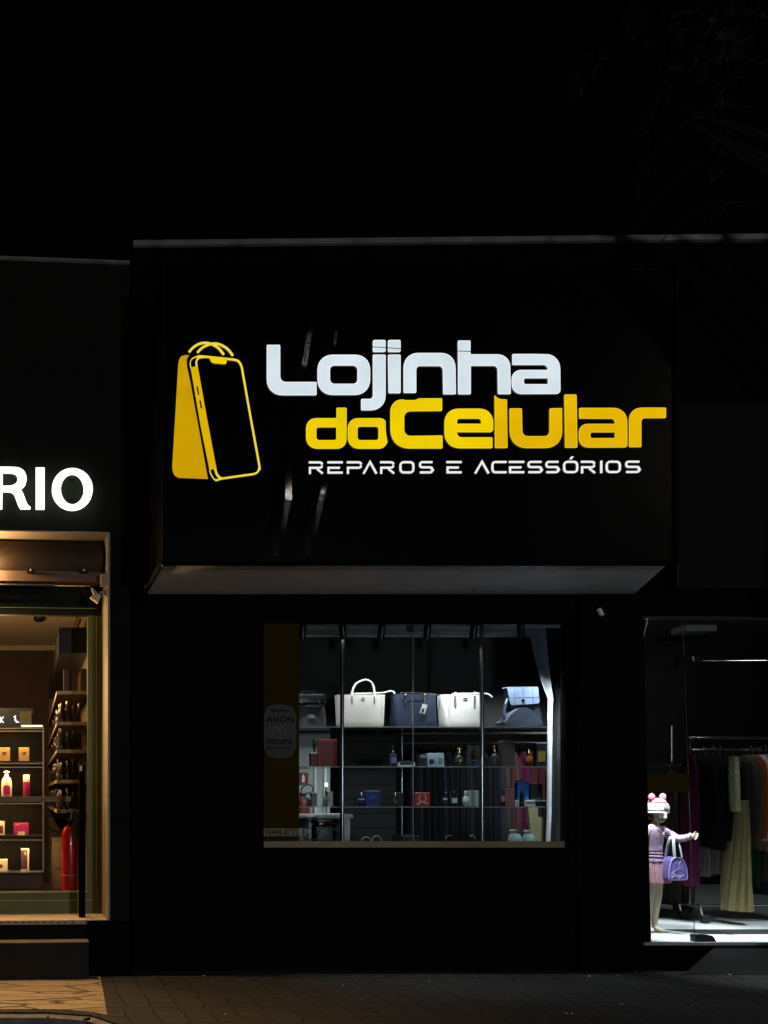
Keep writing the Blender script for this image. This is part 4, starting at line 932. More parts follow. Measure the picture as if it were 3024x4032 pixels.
mb = MB(); mb.tube(spline([P(1248, 3300, 0.372), P(1268, 3262, 0.372), P(1318, 3264, 0.372), P(1340, 3302, 0.372)], 6), 0.004, 8); build('piping', mb, M['chrome'], t, smooth=True)
# desk at the back left
t = thing('white_desk', 'white desk with a thick rounded top behind the navy boxy bag', 'desk', P(1290, 3560, 1.0))
mb = MB(); a, b = P(1130, 3206, 0.95), P(1392, 3206, 0.95); mb.box(a.x, b.x, 0.95, 1.25, P(0, 3222, 0.95).z, a.z, 0.012, 3); build('top', mb, M['white'], t)
for q0, q1 in ((1140, 1235), (1352, 1378)):
    mb = MB(); mb.box(P(q0, 0, 1).x, P(q1, 0, 1).x, 1.0, 1.2, FZ, P(0, 3222, 0.95).z - 0.001); build('leg', mb, M['white'], t)
t = thing('fire_notice', 'small red fire extinguisher notice on the pale partition', 'sign', P(1197, 3085, 1.29))
mb = MB(); mb.pbox(1176, 1214, 3043, 3086, 1.285, 0.012); build('plate', mb, M['dark_red'], t)
mb = MB(); mb.pshape([rp([(1189, 3080, 2), (1189, 3058, 3), (1192, 3054, 1), (1192, 3049, 1), (1197, 3049, 1), (1197, 3054, 1), (1200, 3058, 3), (1200, 3080, 2)], 3)], 1.281, 0.003); build('symbol', mb, M['paper'], t)
t = thing('fire_extinguisher', 'dark red fire extinguisher with a looped black hose below the red notice', 'extinguisher', P(1196, 3320, 1.2))
mb = MB(); c = P(1192, 0, 1.2); zt2 = P(0, 3135, 1.2).z; mb.lathe((c.x, 1.2, zt2 - 0.45), [(0.07, 0), (0.072, 0.01), (0.072, 0.36), (0.05, 0.42), (0.02, 0.45)], 20); build('cylinder', mb, M['dark_red'], t, smooth=True)
mb = MB(); mb.tube(spline([P(1184, 3135, 1.18), P(1188, 3105, 1.14), P(1210, 3090, 1.12), P(1230, 3098, 1.12), P(1228, 3118, 1.12), P(1200, 3126, 1.12), P(1180, 3140, 1.12)], 6), 0.007, 8); build('hose', mb, M['rubber'], t, smooth=True)
mb = MB(); mb.box(c.x - 0.03, c.x + 0.03, 1.18, 1.22, zt2, zt2 + 0.03); build('valve', mb, M['black_metal'], t)
mb = MB(); mb.box(c.x - 0.12, c.x + 0.12, 1.12, 1.28, FZ, zt2 - 0.4505); solo('extinguisher_stand', mb, M['room_dark'], 'dark pedestal under the dark red extinguisher', 'stand')
t = thing('desk_lamp', 'tiny bright desk lamp with a slim grey stem behind the lowest shelf', 'lamp', P(1283, 3206, 1.05))
mb = MB(); x = P(1283, 0, 1.05).x; mb.tube([(x, 1.05, P(0, 3206, 0.95).z), (x, 1.05, P(0, 3098, 1.05).z)], 0.008, 8); build('stem', mb, M['steel'], t)
mb = MB(); mb.ball((x + 0.004, 1.05, P(0, 3090, 1.05).z), 0.019, 2, (0.8, 1, 1.2)); build('bulb', mb, emis('lit_bulb', (1, 1, 1), 3.0, 0), t)

# ---- clothes rails
def rail(lab, X0, X1, Y, ztop, zlow, zb, group):
    t = thing('clothes_rail', lab, 'clothes rail', ((X0 + X1) / 2, Y, FZ), group)
    mb = MB(); mb.tube([(X0 - 0.02, Y, ztop), (X1 + 0.02, Y, ztop)], 0.014, 12); build('top_rail', mb, M['bright_chrome'], t, smooth=True)
    mb = MB(); mb.tube([(X0, Y, zlow), (X1, Y, zlow)], 0.011, 12); build('hanging_rail', mb, M['bright_chrome'], t, smooth=True)
    for x in (X0, X1):
        mb = MB(); mb.tube([(x, Y, zb - 0.012), (x, Y, ztop - 0.013)], 0.013, 12); build('post', mb, M['chrome'], t, smooth=True)
        mb = MB(); mb.tube([(x, Y - 0.12, zb), (x, Y + 0.12, zb)], 0.013, 10); build('foot', mb, M['steel'], t, smooth=True)
        for dy in (-0.12, 0.12):
            mb = MB(); mb.tube([(x, Y + dy, zb - 0.013), (x + 0.01, Y + dy, FZ + 0.10), (x + 0.045, Y + dy, FZ + 0.05)], 0.009, 8); fk = build('caster', mb, M['steel'], t)
            mb = MB(); c = Vector((x + 0.045, Y + dy, FZ + 0.046)); mb.tube([c + Vector((0, -0.025, 0)), c + Vector((0, -0.0125, 0))], 0.045, 20); mb.tube([c + Vector((0, 0.0125, 0)), c + Vector((0, 0.025, 0))], 0.045, 20); build('wheel', mb, M['rubber'], fk, smooth=True)
    mb = MB(); mb.tube([(X0, Y, zb), (X1, Y, zb)], 0.013, 10); build('base_bar', mb, M['steel'], t, smooth=True)
RY, R2Y = 1.1, 1.42
zR = P(0, 2905, RY).z; zRl = P(0, 2952, RY).z; zRb = P(0, 3563, RY).z
rail('chrome clothes rail on wheels behind the glass door', P(2717, 0, RY).x, 9.0, RY, zR, zRl, zRb, 'wheeled clothes rails')
zQ = P(0, 2886, R2Y).z; zQl = P(0, 2925, R2Y).z
rail('chrome clothes rail seen through the display window', P(1582, 0, R2Y).x, P(2330, 0, R2Y).x, R2Y, zQ, zQl, 0.42, 'wheeled clothes rails')
def garment(lab, m, px, wpx, pyt, pyb, Y, zrail, flare=1.25, dep=0.09, group=None, kind='shirt', fold=6, cat='clothes'):
    c = P(px, pyt, Y); k = (Y + D) / F; hw = wpx / 2 * k; zb = P(0, pyb, Y).z
    t = thing('garment', lab, cat, (c.x, Y, zb), group)
    H = c.z - zb; rows = [((c.x, Y, zb), hw * flare, dep * 0.9), ((c.x, Y, zb + H * 0.3), hw * (1 + (flare - 1) * 0.6), dep), ((c.x, Y, zb + H * 0.65), hw * (1 + (flare - 1) * 0.2), dep), ((c.x, Y, zb + H * 0.88), hw, dep * 0.9), ((c.x, Y, zb + H * 0.96), hw * 0.85, dep * 0.6), ((c.x, Y, c.z), hw * 0.3, dep * 0.3)]
    mb = MB(); mb.rings(rows[::-1], 56, fold, 0.13, random.random() * 6); build('cloth', mb, m, t, smooth=True)
    mb = MB(); mb.tube(spline([(c.x, Y, c.z - 0.005), (c.x, Y, zrail - 0.03), (c.x, Y - 0.014, zrail + 0.004), (c.x, Y, zrail + 0.0175), (c.x, Y + 0.013, zrail + 0.002)], 5), 0.003, 6); build('hanger_hook', mb, M['bright_chrome'], t)
    return t
G1, G2 = 'clothes on the rail behind the glass door', 'clothes on the rail seen through the window'
for i, (px, wd, yb) in enumerate(((2738, 26, 3300), (2757, 24, 3330), (2776, 26, 3290), (2795, 26, 3345), (2815, 24, 3310), (2836, 26, 3290), (2858, 24, 3330))):
    garment('plain black garment crowded at the left end of the clothes rail behind the glass door', M['cloth_dark'], px, wd, 2985, yb, RY, zRl, 1.05, 0.17, G1)
garment('grey garment showing below the black ones on the clothes rail', M['cloth_grey'], 2782, 34, 3110, 3450, RY + 0.16, zRl, 1.2, 0.08, G1)
garment('dark orange garment left of the long yellow dress', M['cloth_mustard'], 2828, 40, 3060, 3440, RY + 0.14, zRl, 1.2, 0.08, G1)
t = thing('garment', 'long pale yellow flared dress with a green print sleeve on the clothes rail', 'dress', P(2895, 3585, RY - 0.18), G1)
mb = MB(); mb.prings([(3150, 2892, 2904), (3200, 2892, 2906), (3260, 2888, 2911), (3340, 2881, 2918), (3430, 2872, 2927), (3520, 2863, 2936), (3584, 2857, 2943)], RY - 0.16, 0.12, n=72, fold=9, amp=0.11); build('cloth', mb, M['cloth_yellow'], t, smooth=True)
mb = MB(); mb.prings([(3195, 2884, 2908), (3160, 2879, 2905), (3060, 2874, 2903), (3000, 2877, 2896), (2978, 2880, 2889)], RY - 0.2, 0.05, fold=5, amp=0.06); build('sleeve', mb, M['cloth_print'], t, smooth=True)
mb = MB(); mb.tube([P(2886, 2982, RY - 0.18), P(2886, 2955, RY - 0.02)], 0.003, 6); build('hanger_hook', mb, M['bright_chrome'], t)
garment('dark brown garment right of the yellow dress', M['cloth_brown'], 2922, 26, 2975, 3290, RY, zRl, 1.1, 0.16, G1)
garment('dark olive garment between the brown one and the rust orange one', mat('olive_cloth', (0.09, 0.085, 0.045), 0.9, spec=0.1, bump=0.3), 2942, 22, 2972, 3340, RY - 0.02, zRl, 1.15, 0.15, G1)
garment('rust orange garment on the clothes rail', M['cloth_orange'], 2964, 26, 2972, 3300, RY - 0.05, zRl, 1.15, 0.14, G1)
garment('dark rose garment squeezed between the rust orange and white ones', mat('rose_cloth', (0.24, 0.10, 0.10), 0.9, spec=0.1, bump=0.3), 2982, 20, 2975, 3330, RY - 0.02, zRl, 1.1, 0.15, G1)
garment('white long sleeved garment on the clothes rail', M['cloth_white'], 2997, 16, 2972, 3310, RY - 0.08, zRl, 1.35, 0.10, G1)
garment('brown garment right of the white long sleeved one', M['cloth_mustard'], 3016, 22, 2970, 3350, RY, zRl, 1.1, 0.15, G1)
garment('plum grey garment at the right edge of the view', M['cloth_grey'], 3036, 26, 2970, 3400, RY, zRl, 1.1, 0.15, G1)
garment('dark green garment low between yellow dress and white garment', M['cloth_green'], 2955, 30, 3330, 3490, RY + 0.12, zRl, 1.2, 0.09, G1)
garment('black long garment below the rust orange one', M['cloth_dark'], 2990, 40, 3290, 3520, RY + 0.1, zRl, 1.1, 0.09, G1)
garment('grey brown garment low at the right edge of the view', M['cloth_brown'], 3012, 30, 3330, 3470, RY + 0.05, zRl, 1.2, 0.08, G1)
garment('small dusty grey garment low below the black ones', mat('dusty_grey_cloth', (0.13, 0.125, 0.12), 0.9, spec=0.1, bump=0.3), 2768, 20, 3330, 3450, RY + 0.02, zRl, 1.25, 0.07, G1)
garment('small taupe garment beside the dusty grey one', mat('taupe_cloth', (0.12, 0.095, 0.075), 0.9, spec=0.1, bump=0.3), 2806, 18, 3320, 3440, RY + 0.02, zRl, 1.3, 0.07, G1)
garment('small rust brown garment just left of the yellow skirt', mat('rust_cloth', (0.20, 0.07, 0.025), 0.9, spec=0.1, bump=0.3), 2836, 22, 3300, 3420, RY + 0.0, zRl, 1.3, 0.07, G1)
garment('long plum dress hanging from the end of the rail beside the mannequin', M['cloth_purple'], 2714, 26, 2965, 3487, RY - 0.12, zRl, 1.55, 0.09, G1, fold=5, cat='dress')
# back rail behind the mannequin
t = thing('wall_rail', 'short chrome wall rail with hooks above the yellow door strip', 'wall rail', P(2640, 3010, 1.6))
mb = MB(); mb.tube([P(2540, 3010, 1.6), P(2700, 3010, 1.6)], 0.012, 10); build('rail', mb, M['chrome'], t, smooth=True)
mb = MB(); mb.tube([P(2644, 2858, 1.58), P(2644, 3010, 1.58)], 0.008, 8); build('upright', mb, M['steel'], t, smooth=True)
for px in (2560, 2600, 2690):
    mb = MB(); mb.tube([P(px, 3010, 1.6), P(px, 3010, 1.6) + Vector((0, 2.6, 0))], 0.008, 8); build('arm', mb, M['steel'], t)
for px, wd, yb, lab in ((2640, 50, 3560, 'long grey brown trousers hanging behind the child mannequin'), (2690, 44, 3590, 'grey brown trousers hanging right behind the violet bag')):
    garment(lab, M['cloth_brown'], px, wd, 3040, yb, 1.6, P(0, 3010, 1.6).z, 1.1, 0.1, 'trousers behind the mannequin', cat='trousers')
# clothes seen through the window
for i, (px, wd, yb) in enumerate(((1622, 26, 3400), (1652, 26, 3420), (1685, 28, 3380), (1716, 26, 3420), (1750, 28, 3400), (1784, 26, 3390), (1818, 28, 3410), (1852, 26, 3420), (1886, 26, 3390))):
    garment('plain dark garment on the left half of the rail seen through the window', M['cloth_dark'] if i % 3 else M['cloth_navy'], px, wd, 2950, yb, R2Y, zQl, 1.15, 0.18, G2)
for px, wd, yb, m, lab in ((1930, 24, 3420, 'cloth_navy', 'navy garment right of the right chrome post'), (1962, 28, 3420, 'cloth_grey', 'grey garment seen left of the dusty pink box'), (2008, 34, 3420, 'maroon', 'dark maroon dress seen behind the dusty pink box'),
                           (2042, 18, 3300, 'cloth_purple', 'purple garment seen above the blue gable box'), (2068, 18, 3240, 'cloth_red', 'crimson garment left of the red one behind the shelves'), (2096, 22, 3240, 'cloth_red', 'red garment seen behind the black carton'), (2124, 22, 3220, 'cloth_mustard', 'mustard garment beside the curtain')):
    garment(lab, M[m], px, wd, 2950, yb, R2Y, zQl, 1.2, 0.16, G2)
t = thing('khaki_trousers', 'folded khaki trousers hanging low beside the curtain', 'trousers', P(2115, 3330, 0.9))
mb = MB(); mb.pshape([[(2079, 3172), (2155, 3172), (2158, 3400), (2106, 3400), (2092, 3290)]], 0.95, 0.04); build('legs', mb, M['cloth_khaki'], t)
mb = MB(); mb.pbox(2120, 2138, 3176, 3210, 0.943, 0.006); build('label', mb, M['rubber'], t)
mb = MB(); mb.tube([P(2050, 3168, 0.97), P(2250, 3168, 0.97)], 0.01, 8); build('bar', mb, M['steel'], t)
# curtain
t = thing('curtain', 'dark curtain with a pale lining edge drawn back at the right side of the window', 'curtain', P(2180, 3330, 0.75))
mb = MB(); mb.prings([(2446, 2098, 2222), (2560, 2118, 2226), (2680, 2142, 2228), (2760, 2165, 2228), (2900, 2160, 2228), (3100, 2158, 2230), (3325, 2150, 2232)], 0.80, 0.05, n=60, fold=11, amp=0.10); build('drape', mb, mat('charcoal_drape', (0.03, 0.03, 0.032), 0.9, spec=0.1, bump=0.2), t, smooth=True)
mb = MB(); bmv = mb.bm; rows = [(2446, 2083, 2147), (2500, 2088, 2151), (2560, 2099, 2156), (2640, 2119, 2164), (2700, 2138, 2171), (2752, 2158, 2178), (2800, 2157, 2175), (3000, 2156, 2174), (3200, 2154, 2172), (3325, 2149, 2167)]
fr_ = [[bmv.verts.new(P(xl_ + (xr_ - xl_) * u, py, 0.70 + 0.02 * math.sin(u * 3.1))) for u in (0, .2, .4, .6, .8, 1)] for py, xl_, xr_ in rows]
bk_ = [[bmv.verts.new(v.co + Vector((0, 0.004, 0))) for v in r] for r in fr_]
for g in (fr_, bk_):
    for a, b in zip(g, g[1:]):
        for i in range(5): bmv.faces.new((a[i], a[i + 1], b[i + 1], b[i]))
for i in range(len(rows) - 1):
    for j in (0, 5): bmv.faces.new((fr_[i][j], bk_[i][j], bk_[i + 1][j], fr_[i + 1][j]))
build('lining_edge', mb, mat('pale_lining', (0.72, 0.75, 0.79), 0.85, bump=0.2), t, smooth=True)
t = thing('mirror_strip', 'narrow upright mirror strip between the curtain and the window edge', 'mirror', P(2228, 3312, 0.2))
mb = MB(); mb.pbox(2219, 2237, 2460, 3312, 0.30, 0.012); build('mirror', mb, mat('old_mirror', (0.35, 0.38, 0.38), 0.18, metal=0.9), t)
mb = MB(); mb.ball(P(2223, 2999, 0.29), 0.01, 2); build('knob', mb, M['chrome'], t, smooth=True)

# ------------------------------------------------------------------ glass door, fascia and ramp on the right
dr = thing('glass_door', 'frameless glass shop door with black patch locks right of the display window', 'door', (6.6, 0.05, FZ))
mb = MB(); mb.box(dx0 + 0.001, 8.3, 0.02, 0.10, P(0, 2434, 0.02).z, dz1 - 0.001); build('header_rail', mb, M['steel'], dr)
jd = P(2716, 0, 0.06).x; ztop = P(0, 2434, 0.02).z - 0.002
q = [P(2737, 3709, 0.06), Vector((8.3, 0.06, P(0, 3709, 0.06).z)), Vector((8.3, 0.06, ztop)), Vector((P(2690, 0, 0.06).x, 0.06, ztop))]
mb = MB(); mb.hexa(q, Vector((0, 0.01, 0))); lf = build('door_leaf', mb, M['shopglass'], dr)
q2 = [Vector((dx0 + 0.01, 0.062, FZ + 0.003)), q[0] + Vector((-0.008, 0.002, 0)), q[3] + Vector((-0.008, 0.002, 0)), Vector((dx0 + 0.01, 0.062, ztop))]
mb = MB(); mb.hexa(q2, Vector((0, 0.01, 0))); build('side_pane', mb, M['shopglass'], dr)
mb = MB(); mb.tube([q[0] + Vector((-0.004, 0, 0)), q[3] + Vector((-0.004, 0, 0))], 0.0028, 6); build('glass_edge', mb, M['steel'], dr)
mb = MB(); mb.pshape([rp([(2673, 2582, 8), (2700, 2579, 8), (2762, 2583, 10), (2764, 2624, 10), (2676, 2630, 8)], 4)], 0.04, 0.05); lk = build('lock', mb, M['black_gloss'], dr)
mb = MB(); q_ = [P(2726, 2585, 0.037), P(2731, 2585, 0.037), P(2734, 2602, 0.037), P(2730, 2602, 0.037)]; mb.hexa(q_, Vector((0, 0.002, 0))); build('plate', mb, M['white'], lk)
mb = MB(); mb.pshape([rp([(2740, 3681, 3), (2808, 3683, 14), (2821, 3709, 3), (2742, 3710, 3)], 4)], 0.035, 0.06); build('patch_fitting', mb, M['rubber'], dr)
mb = MB(); mb.tube([P(2764, 2603, 0.03), P(3400, 2602, 0.03)], 0.007, 10); build('rod', mb, M['chrome'], dr, smooth=True)
mb = MB(); mb.box(dx0 + 0.001, 8.3, -0.015, 0.02, FZ - 0.018, FZ + 0.006); build('threshold', mb, M['cloth_white'], dr)
mb = MB(); mb.tube([P(2549, 2438, 0.12), P(2528, 2526, 0.12)], 0.006, 8); solo('hanging_cord', mb, M['steel'], 'thin slanted cord at the top left corner of the glass door', 'cord')
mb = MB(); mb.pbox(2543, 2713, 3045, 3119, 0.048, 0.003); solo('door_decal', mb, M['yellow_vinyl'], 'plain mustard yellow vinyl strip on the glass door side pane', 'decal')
t = thing('ceiling_unit', 'pale grey ceiling air unit seen through the top of the glass door', 'air conditioner', P(2764, 2486, 3.4))
mb = MB(); mb.pbox(2705, 2824, 2442, 2485, 3.4, 0.25, 0.01); build('casing', mb, mat('grey_plastic', (0.22, 0.22, 0.21), 0.6), t)
mb = MB(); mb.pbox(2710, 2820, 2477, 2480, 3.395, 0.004); build('vent', mb, M['grey_card'], t)
mb = MB(); mb.hexa([Vector((6.45, 0.40, FZ)), Vector((9.5, 0.40, FZ)), Vector((9.5, 0.62, FZ)), Vector((6.25, 0.62, FZ))], Vector((0, 0, 0.006)))
for v in mb.bm.verts: v.co.z += 0.0005
solo('door_mat', mb, M['rubber'], 'flat dark mat on the pale floor inside the glass door', 'mat')
mb = MB()
q = [Vector((6.16, -0.002, 0.222)), Vector((9.5, -0.002, 0.222)), Vector((9.5, -0.16, 0.003)), Vector((5.72, -0.16, 0.003))]
lowq = [Vector((v.x, v.y, -0.02)) for v in q]
a = [mb.bm.verts.new(v) for v in q]; b = [mb.bm.verts.new(v) for v in lowq]
mb.bm.faces.new(a); mb.bm.faces.new(b[::-1])
for i in range(4): mb.bm.faces.new((a[i], b[i], b[(i + 1) % 4], a[(i + 1) % 4]))
solo('entrance_ramp', mb, M['concrete'], 'grey concrete entrance ramp rising to the glass door', 'ramp')
mb = MB(); a, b = P(2670, 1590, -0.12), P(3700, 1590, -0.12); mb.box(a.x, b.x, -0.12, -0.002, P(0, 2330, 0).z, a.z)
f_ = thing('fascia_panel', 'plain dark grey fascia panel right of the lit sign above the glass door', 'fascia', ((a.x + b.x) / 2, -0.06, 3.4))
build('panel', mb, M['grey_wall'], f_)
mb = MB(); mb.box(a.x - 0.012, a.x - 0.001, -0.125, -0.002, P(0, 2330, 0).z, a.z + 0.01); build('edge_trim', mb, M['black_metal'], f_)

mb = MB(); mb.hexa([P(2530, 3720, 0.004), P(2564, 3712, 0.004), P(2533, 2436, 0.004), P(2530, 2436, 0.004)], Vector((0, 0.012, 0))); build('door_jamb', mb, M['black_wall'], bld)

# ---- child mannequin
MYc = 0.5
def skin_body(name, nodes, edges, m, parent, lvl=2):
    me = bpy.data.meshes.new(name); me.from_pydata([n[0] for n in nodes], edges, []); o = bpy.data.objects.new(name, me); COL.objects.link(o)
    md = o.modifiers.new('skin', 'SKIN'); md.use_smooth_shade = True
    for i, n in enumerate(nodes):
        sv = me.skin_vertices[0].data[i]; r = n[1]; sv.radius = r if isinstance(r, tuple) else (r, r)
        sv.use_root = (i == 0)
    s = o.modifiers.new('sub', 'SUBSURF'); s.levels = lvl; s.render_levels = lvl
    dg = bpy.context.evaluated_depsgraph_get(); nm = bpy.data.meshes.new_from_object(o.evaluated_get(dg))
    bpy.data.objects.remove(o); mb = MB(); mb.bm.from_mesh(nm); bpy.data.meshes.remove(nm)
    return build(name, mb, m, parent, smooth=True)
mq = thing('child_mannequin', 'child mannequin in bear eared hat, lilac top and pink skirt, one arm out', 'mannequin', P(2572, 3660, MYc))
mx = 6.035; Z = lambda py: P(0, py, MYc).z
nodes = [((mx, .50, Z(3395)), (.072, .055)),                                   # 0 pelvis
         ((mx, .50, Z(3350)), (.064, .05)), ((mx, .495, Z(3300)), (.075, .055)), ((mx, .495, Z(3268)), (.06, .048)),   # 1 2 3 waist chest top
         ((mx + .005, .492, Z(3246)), .030), ((mx + .012, .482, Z(3222)), .034),    # 4 5 neck
         ((mx + .07, .495, Z(3270)), .036), (tuple(P(2664, 3303, .42)), .028), (tuple(P(2722, 3292, .33)), .019), (tuple(P(2730, 3290, .32)), .017),  # 6-9 arm
         ((mx - .07, .495, Z(3270)), .036), ((mx - .13, .47, Z(3320)), .028), ((mx - .15, .42, Z(3375)), .019),  # 10-12 other arm
         ((mx + .028, .50, Z(3425)), .058), ((mx + .022, .49, Z(3530)), .042), ((mx + .018, .50, Z(3560)), .039), ((mx + .012, .505, Z(3640)), .024), ((mx + .014, .49, Z(3656)), .026), ((mx + .055, .44, FZ + .016), .017),  # 13-18 leg
         ((mx - .042, .50, Z(3425)), .058), ((mx - .048, .49, Z(3530)), .042), ((mx - .05, .50, Z(3560)), .039), ((mx - .055, .505, Z(3640)), .024), ((mx - .055, .49, Z(3656)), .026), ((mx - .06, .43, FZ + .016), .017)]
edges = [(0, 1), (1, 2), (2, 3), (3, 4), (4, 5), (3, 6), (6, 7), (7, 8), (8, 9), (3, 10), (10, 11), (11, 12), (0, 13), (13, 14), (14, 15), (15, 16), (16, 17), (17, 18), (0, 19), (19, 20), (20, 21), (21, 22), (22, 23), (23, 24)]
skin_body('body', nodes, edges, M['skin'], mq)
# head: shaped ball with nose, chin and brow, turned to the right
hc = Vector((mx + 0.018, 0.475, Z(3205)))
fdir = Vector((0.06, -1.0, 0)).normalized(); sdir = Vector((-fdir.y, fdir.x, 0))
mb = MB(); bmesh.ops.create_icosphere(mb.bm, subdivisions=5, radius=1)
for v in mb.bm.verts:
    p = v.co.copy(); f, s, u = p.x, p.y, p.z
    r = Vector((f * .084, s * .066, u * .090))
    if u < -0.1: r.y *= 1 - 0.34 * min(1, (-u - .1) / .8); 
    if f < 0 and u < -0.3: r.x *= 0.75
    if f > 0.3:
        r.x += .015 * math.exp(-((s / .19) ** 2 + ((u + .42) / .19) ** 2)) + .005 * math.exp(-((s / .10) ** 2 + ((u + .20) / .25) ** 2))
        r.x += .009 * math.exp(-((s / .28) ** 2 + ((u + .90) / .14) ** 2)) + .006 * math.exp(-((s / .26) ** 2 + ((u + .64) / .05) ** 2)) + .006 * math.exp(-((s / .22) ** 2 + ((u + .74) / .05) ** 2))
        for e in (-.36, .36): r.x -= .010 * math.exp(-(((s - e) / .17) ** 2 + ((u + .18) / .12) ** 2))
        for e in (-.42, .42): r.x += .004 * math.exp(-(((s - e) / .25) ** 2 + ((u + .48) / .2) ** 2))
    v.co = hc + fdir * r.x + sdir * r.y + Vector((0, 0, r.z))
hd = build('head', mb, M['skin'], mq, smooth=True)
def on_face(s, u, out=0.0):
    f = math.sqrt(max(0, 1 - s * s - u * u)); return hc + fdir * (f * .084 + out) + sdir * (s * .066) + Vector((0, 0, u * .090))
for s in (-.36, .36):
    mb = MB(); mb.ball(on_face(s, -.18, -.009), 0.0115, 2, (1, 1, .6)); build('eye', mb, M['black_card'], hd, smooth=True)
mb = MB(); mb.tube([on_face(-.2, -.68, .004), on_face(0, -.69, .008), on_face(.2, -.68, .004)], [.002, .0045, .002], 8); build('mouth', mb, mat('lip', (0.22, 0.10, 0.08), 0.5), hd, smooth=True)
for s in (-1, 1):
    mb = MB(); mb.ball(hc + sdir * (s * .066) + Vector((0, 0, -.004)) - fdir * .008, .017, 2, (.6, .6, 1.2)); build('ear', mb, M['skin'], hd, smooth=True)
mb = MB(); mb.ball(hc - fdir * .016 + Vector((0, 0, .012)), 1.0, 4, (.082, .080, .098))
for v in list(mb.bm.verts):
    q = v.co - hc
    if q.dot(fdir) > 0.020 or q.z < -.062: v.co = v.co
geom = [v for v in mb.bm.verts if (v.co - hc).dot(fdir) > .022 or (v.co - hc).z < -.066]
bmesh.ops.delete(mb.bm, geom=geom, context='VERTS'); bmesh.ops.solidify(mb.bm, geom=list(mb.bm.faces), thickness=0.006)
build('hair', mb, mat('dark_hair', (0.02, 0.016, 0.013), 0.6, bump=0.5), mq, smooth=True)
# hand with five fingers, thumb up, index and others curled
hb = P(2729, 3290, .32)
dirx = (P(2748, 3288, .30) - hb).normalized()
mb_nodes = []
def fingers(parent):
    k = (0.3 + D) / F
    px = lambda a, b, y=.31: tuple(P(a, b, y))
    chains = [[px(2731, 3286), px(2735, 3279), px(2739, 3275, .30)],
              [px(2738, 3285), px(2745, 3282, .29), px(2748, 3285, .275), px(2745, 3290, .27)],
              [px(2739, 3290), px(2747, 3289, .29), px(2747, 3295, .275), px(2742, 3297, .27)],
              [px(2738, 3294), px(2745, 3297, .29), px(2743, 3302, .28), px(2738, 3302, .275)],
              [px(2736, 3298), px(2741, 3303, .295), px(2738, 3306, .285), px(2734, 3305, .28)]]
    mb = MB(); mb.ball(P(2734, 3291, .315), 1, 3, (.014, .012, .019)); pm = build('hand', mb, M['skin'], parent, smooth=True)
    for i, ch in enumerate(chains):
        r0 = .0052 if i else .0055
        mb = MB(); mb.tube(spline(ch, 4), [r0 * (1 - .25 * j / (4 * (len(ch) - 1))) for j in range(4 * (len(ch) - 1) + 1)], 8); mb.ball(ch[-1], r0 * .78, 2); build('thumb' if i == 0 else 'finger', mb, M['skin'], pm, smooth=True)
fingers(mq)
# top: knitted body and sleeves
mb = MB(); rows = []
for py, hx in ((3400, .075), (3394, .081), (3385, .080), (3377, .071), (3371, .079), (3365, .070), (3359, .078), (3353, .070), (3346, .078), (3338, .072), (3325, .076), (3300, .084), (3280, .088), (3264, .080), (3256, .055), (3251, .038)):
    rows.append(((mx, .497, Z(py)), hx, hx * .72))
mb.rings(rows, 40, 3, 0.02, closed=False); bmesh.ops.solidify(mb.bm, geom=list(mb.bm.faces), thickness=0.003); tp = build('top', mb, M['lilac'], mq, smooth=True)
mb = MB(); sh = Vector((mx + .055, .495, Z(3268))); pth = spline([sh, Vector((mx + .12, .46, Z(3286))), P(2664, 3301, .42), P(2695, 3300, .375), P(2722, 3292, .335)], 7)
mb.tube(pth, [.046 - .020 * i / (len(pth) - 1) + .0025 * math.sin(i * 1.9) for i in range(len(pth))], 16); build('sleeve', mb, M['lilac'], tp, smooth=True)
mb = MB(); mb.tube([P(2717, 3292, .338), P(2726, 3291, .325)], [.029, .029], 16); build('cuff', mb, mat('pale_pink_trim', (0.66, 0.5, 0.58), 0.8), tp, smooth=True)
mb = MB(); mb.tube(spline([Vector((mx - .07, .495, Z(3268))), Vector((mx - .12, .48, Z(3300))), Vector((mx - .14, .45, Z(3345))), Vector((mx - .15, .42, Z(3375)))], 5), [.044 - .018 * i / 15 for i in range(16)], 14); build('sleeve', mb, M['lilac'], tp, smooth=True)
mb = MB(); vv = [Vector((mx + .06, .44, Z(3252))), Vector((mx + .03, .425, Z(3285))), Vector((mx - .02, .432, Z(3254)))]; mb.tube(vv, .005, 6); build('collar_trim', mb, mat('pale_trim', (0.7, 0.6, 0.66), 0.8), tp)
mb = MB(); mb.tube([(mx + .079 * math.cos(a), .497 + .058 * math.sin(a), Z(3392)) for a in [2 * math.pi * k / 24 for k in range(25)]], .003, 6); build('dark_trim', mb, M['cloth_grey'], tp)
mb = MB(); mb.rings([((mx, .497, Z(3396)), .078, .056), ((mx, .497, Z(3430)), .092, .068), ((mx + .01, .495, Z(3474)), .115, .085)], 72, 10, 0.15, closed=False); bmesh.ops.solidify(mb.bm, geom=list(mb.bm.faces), thickness=0.003); build('skirt', mb, M['pink'], mq, smooth=True)
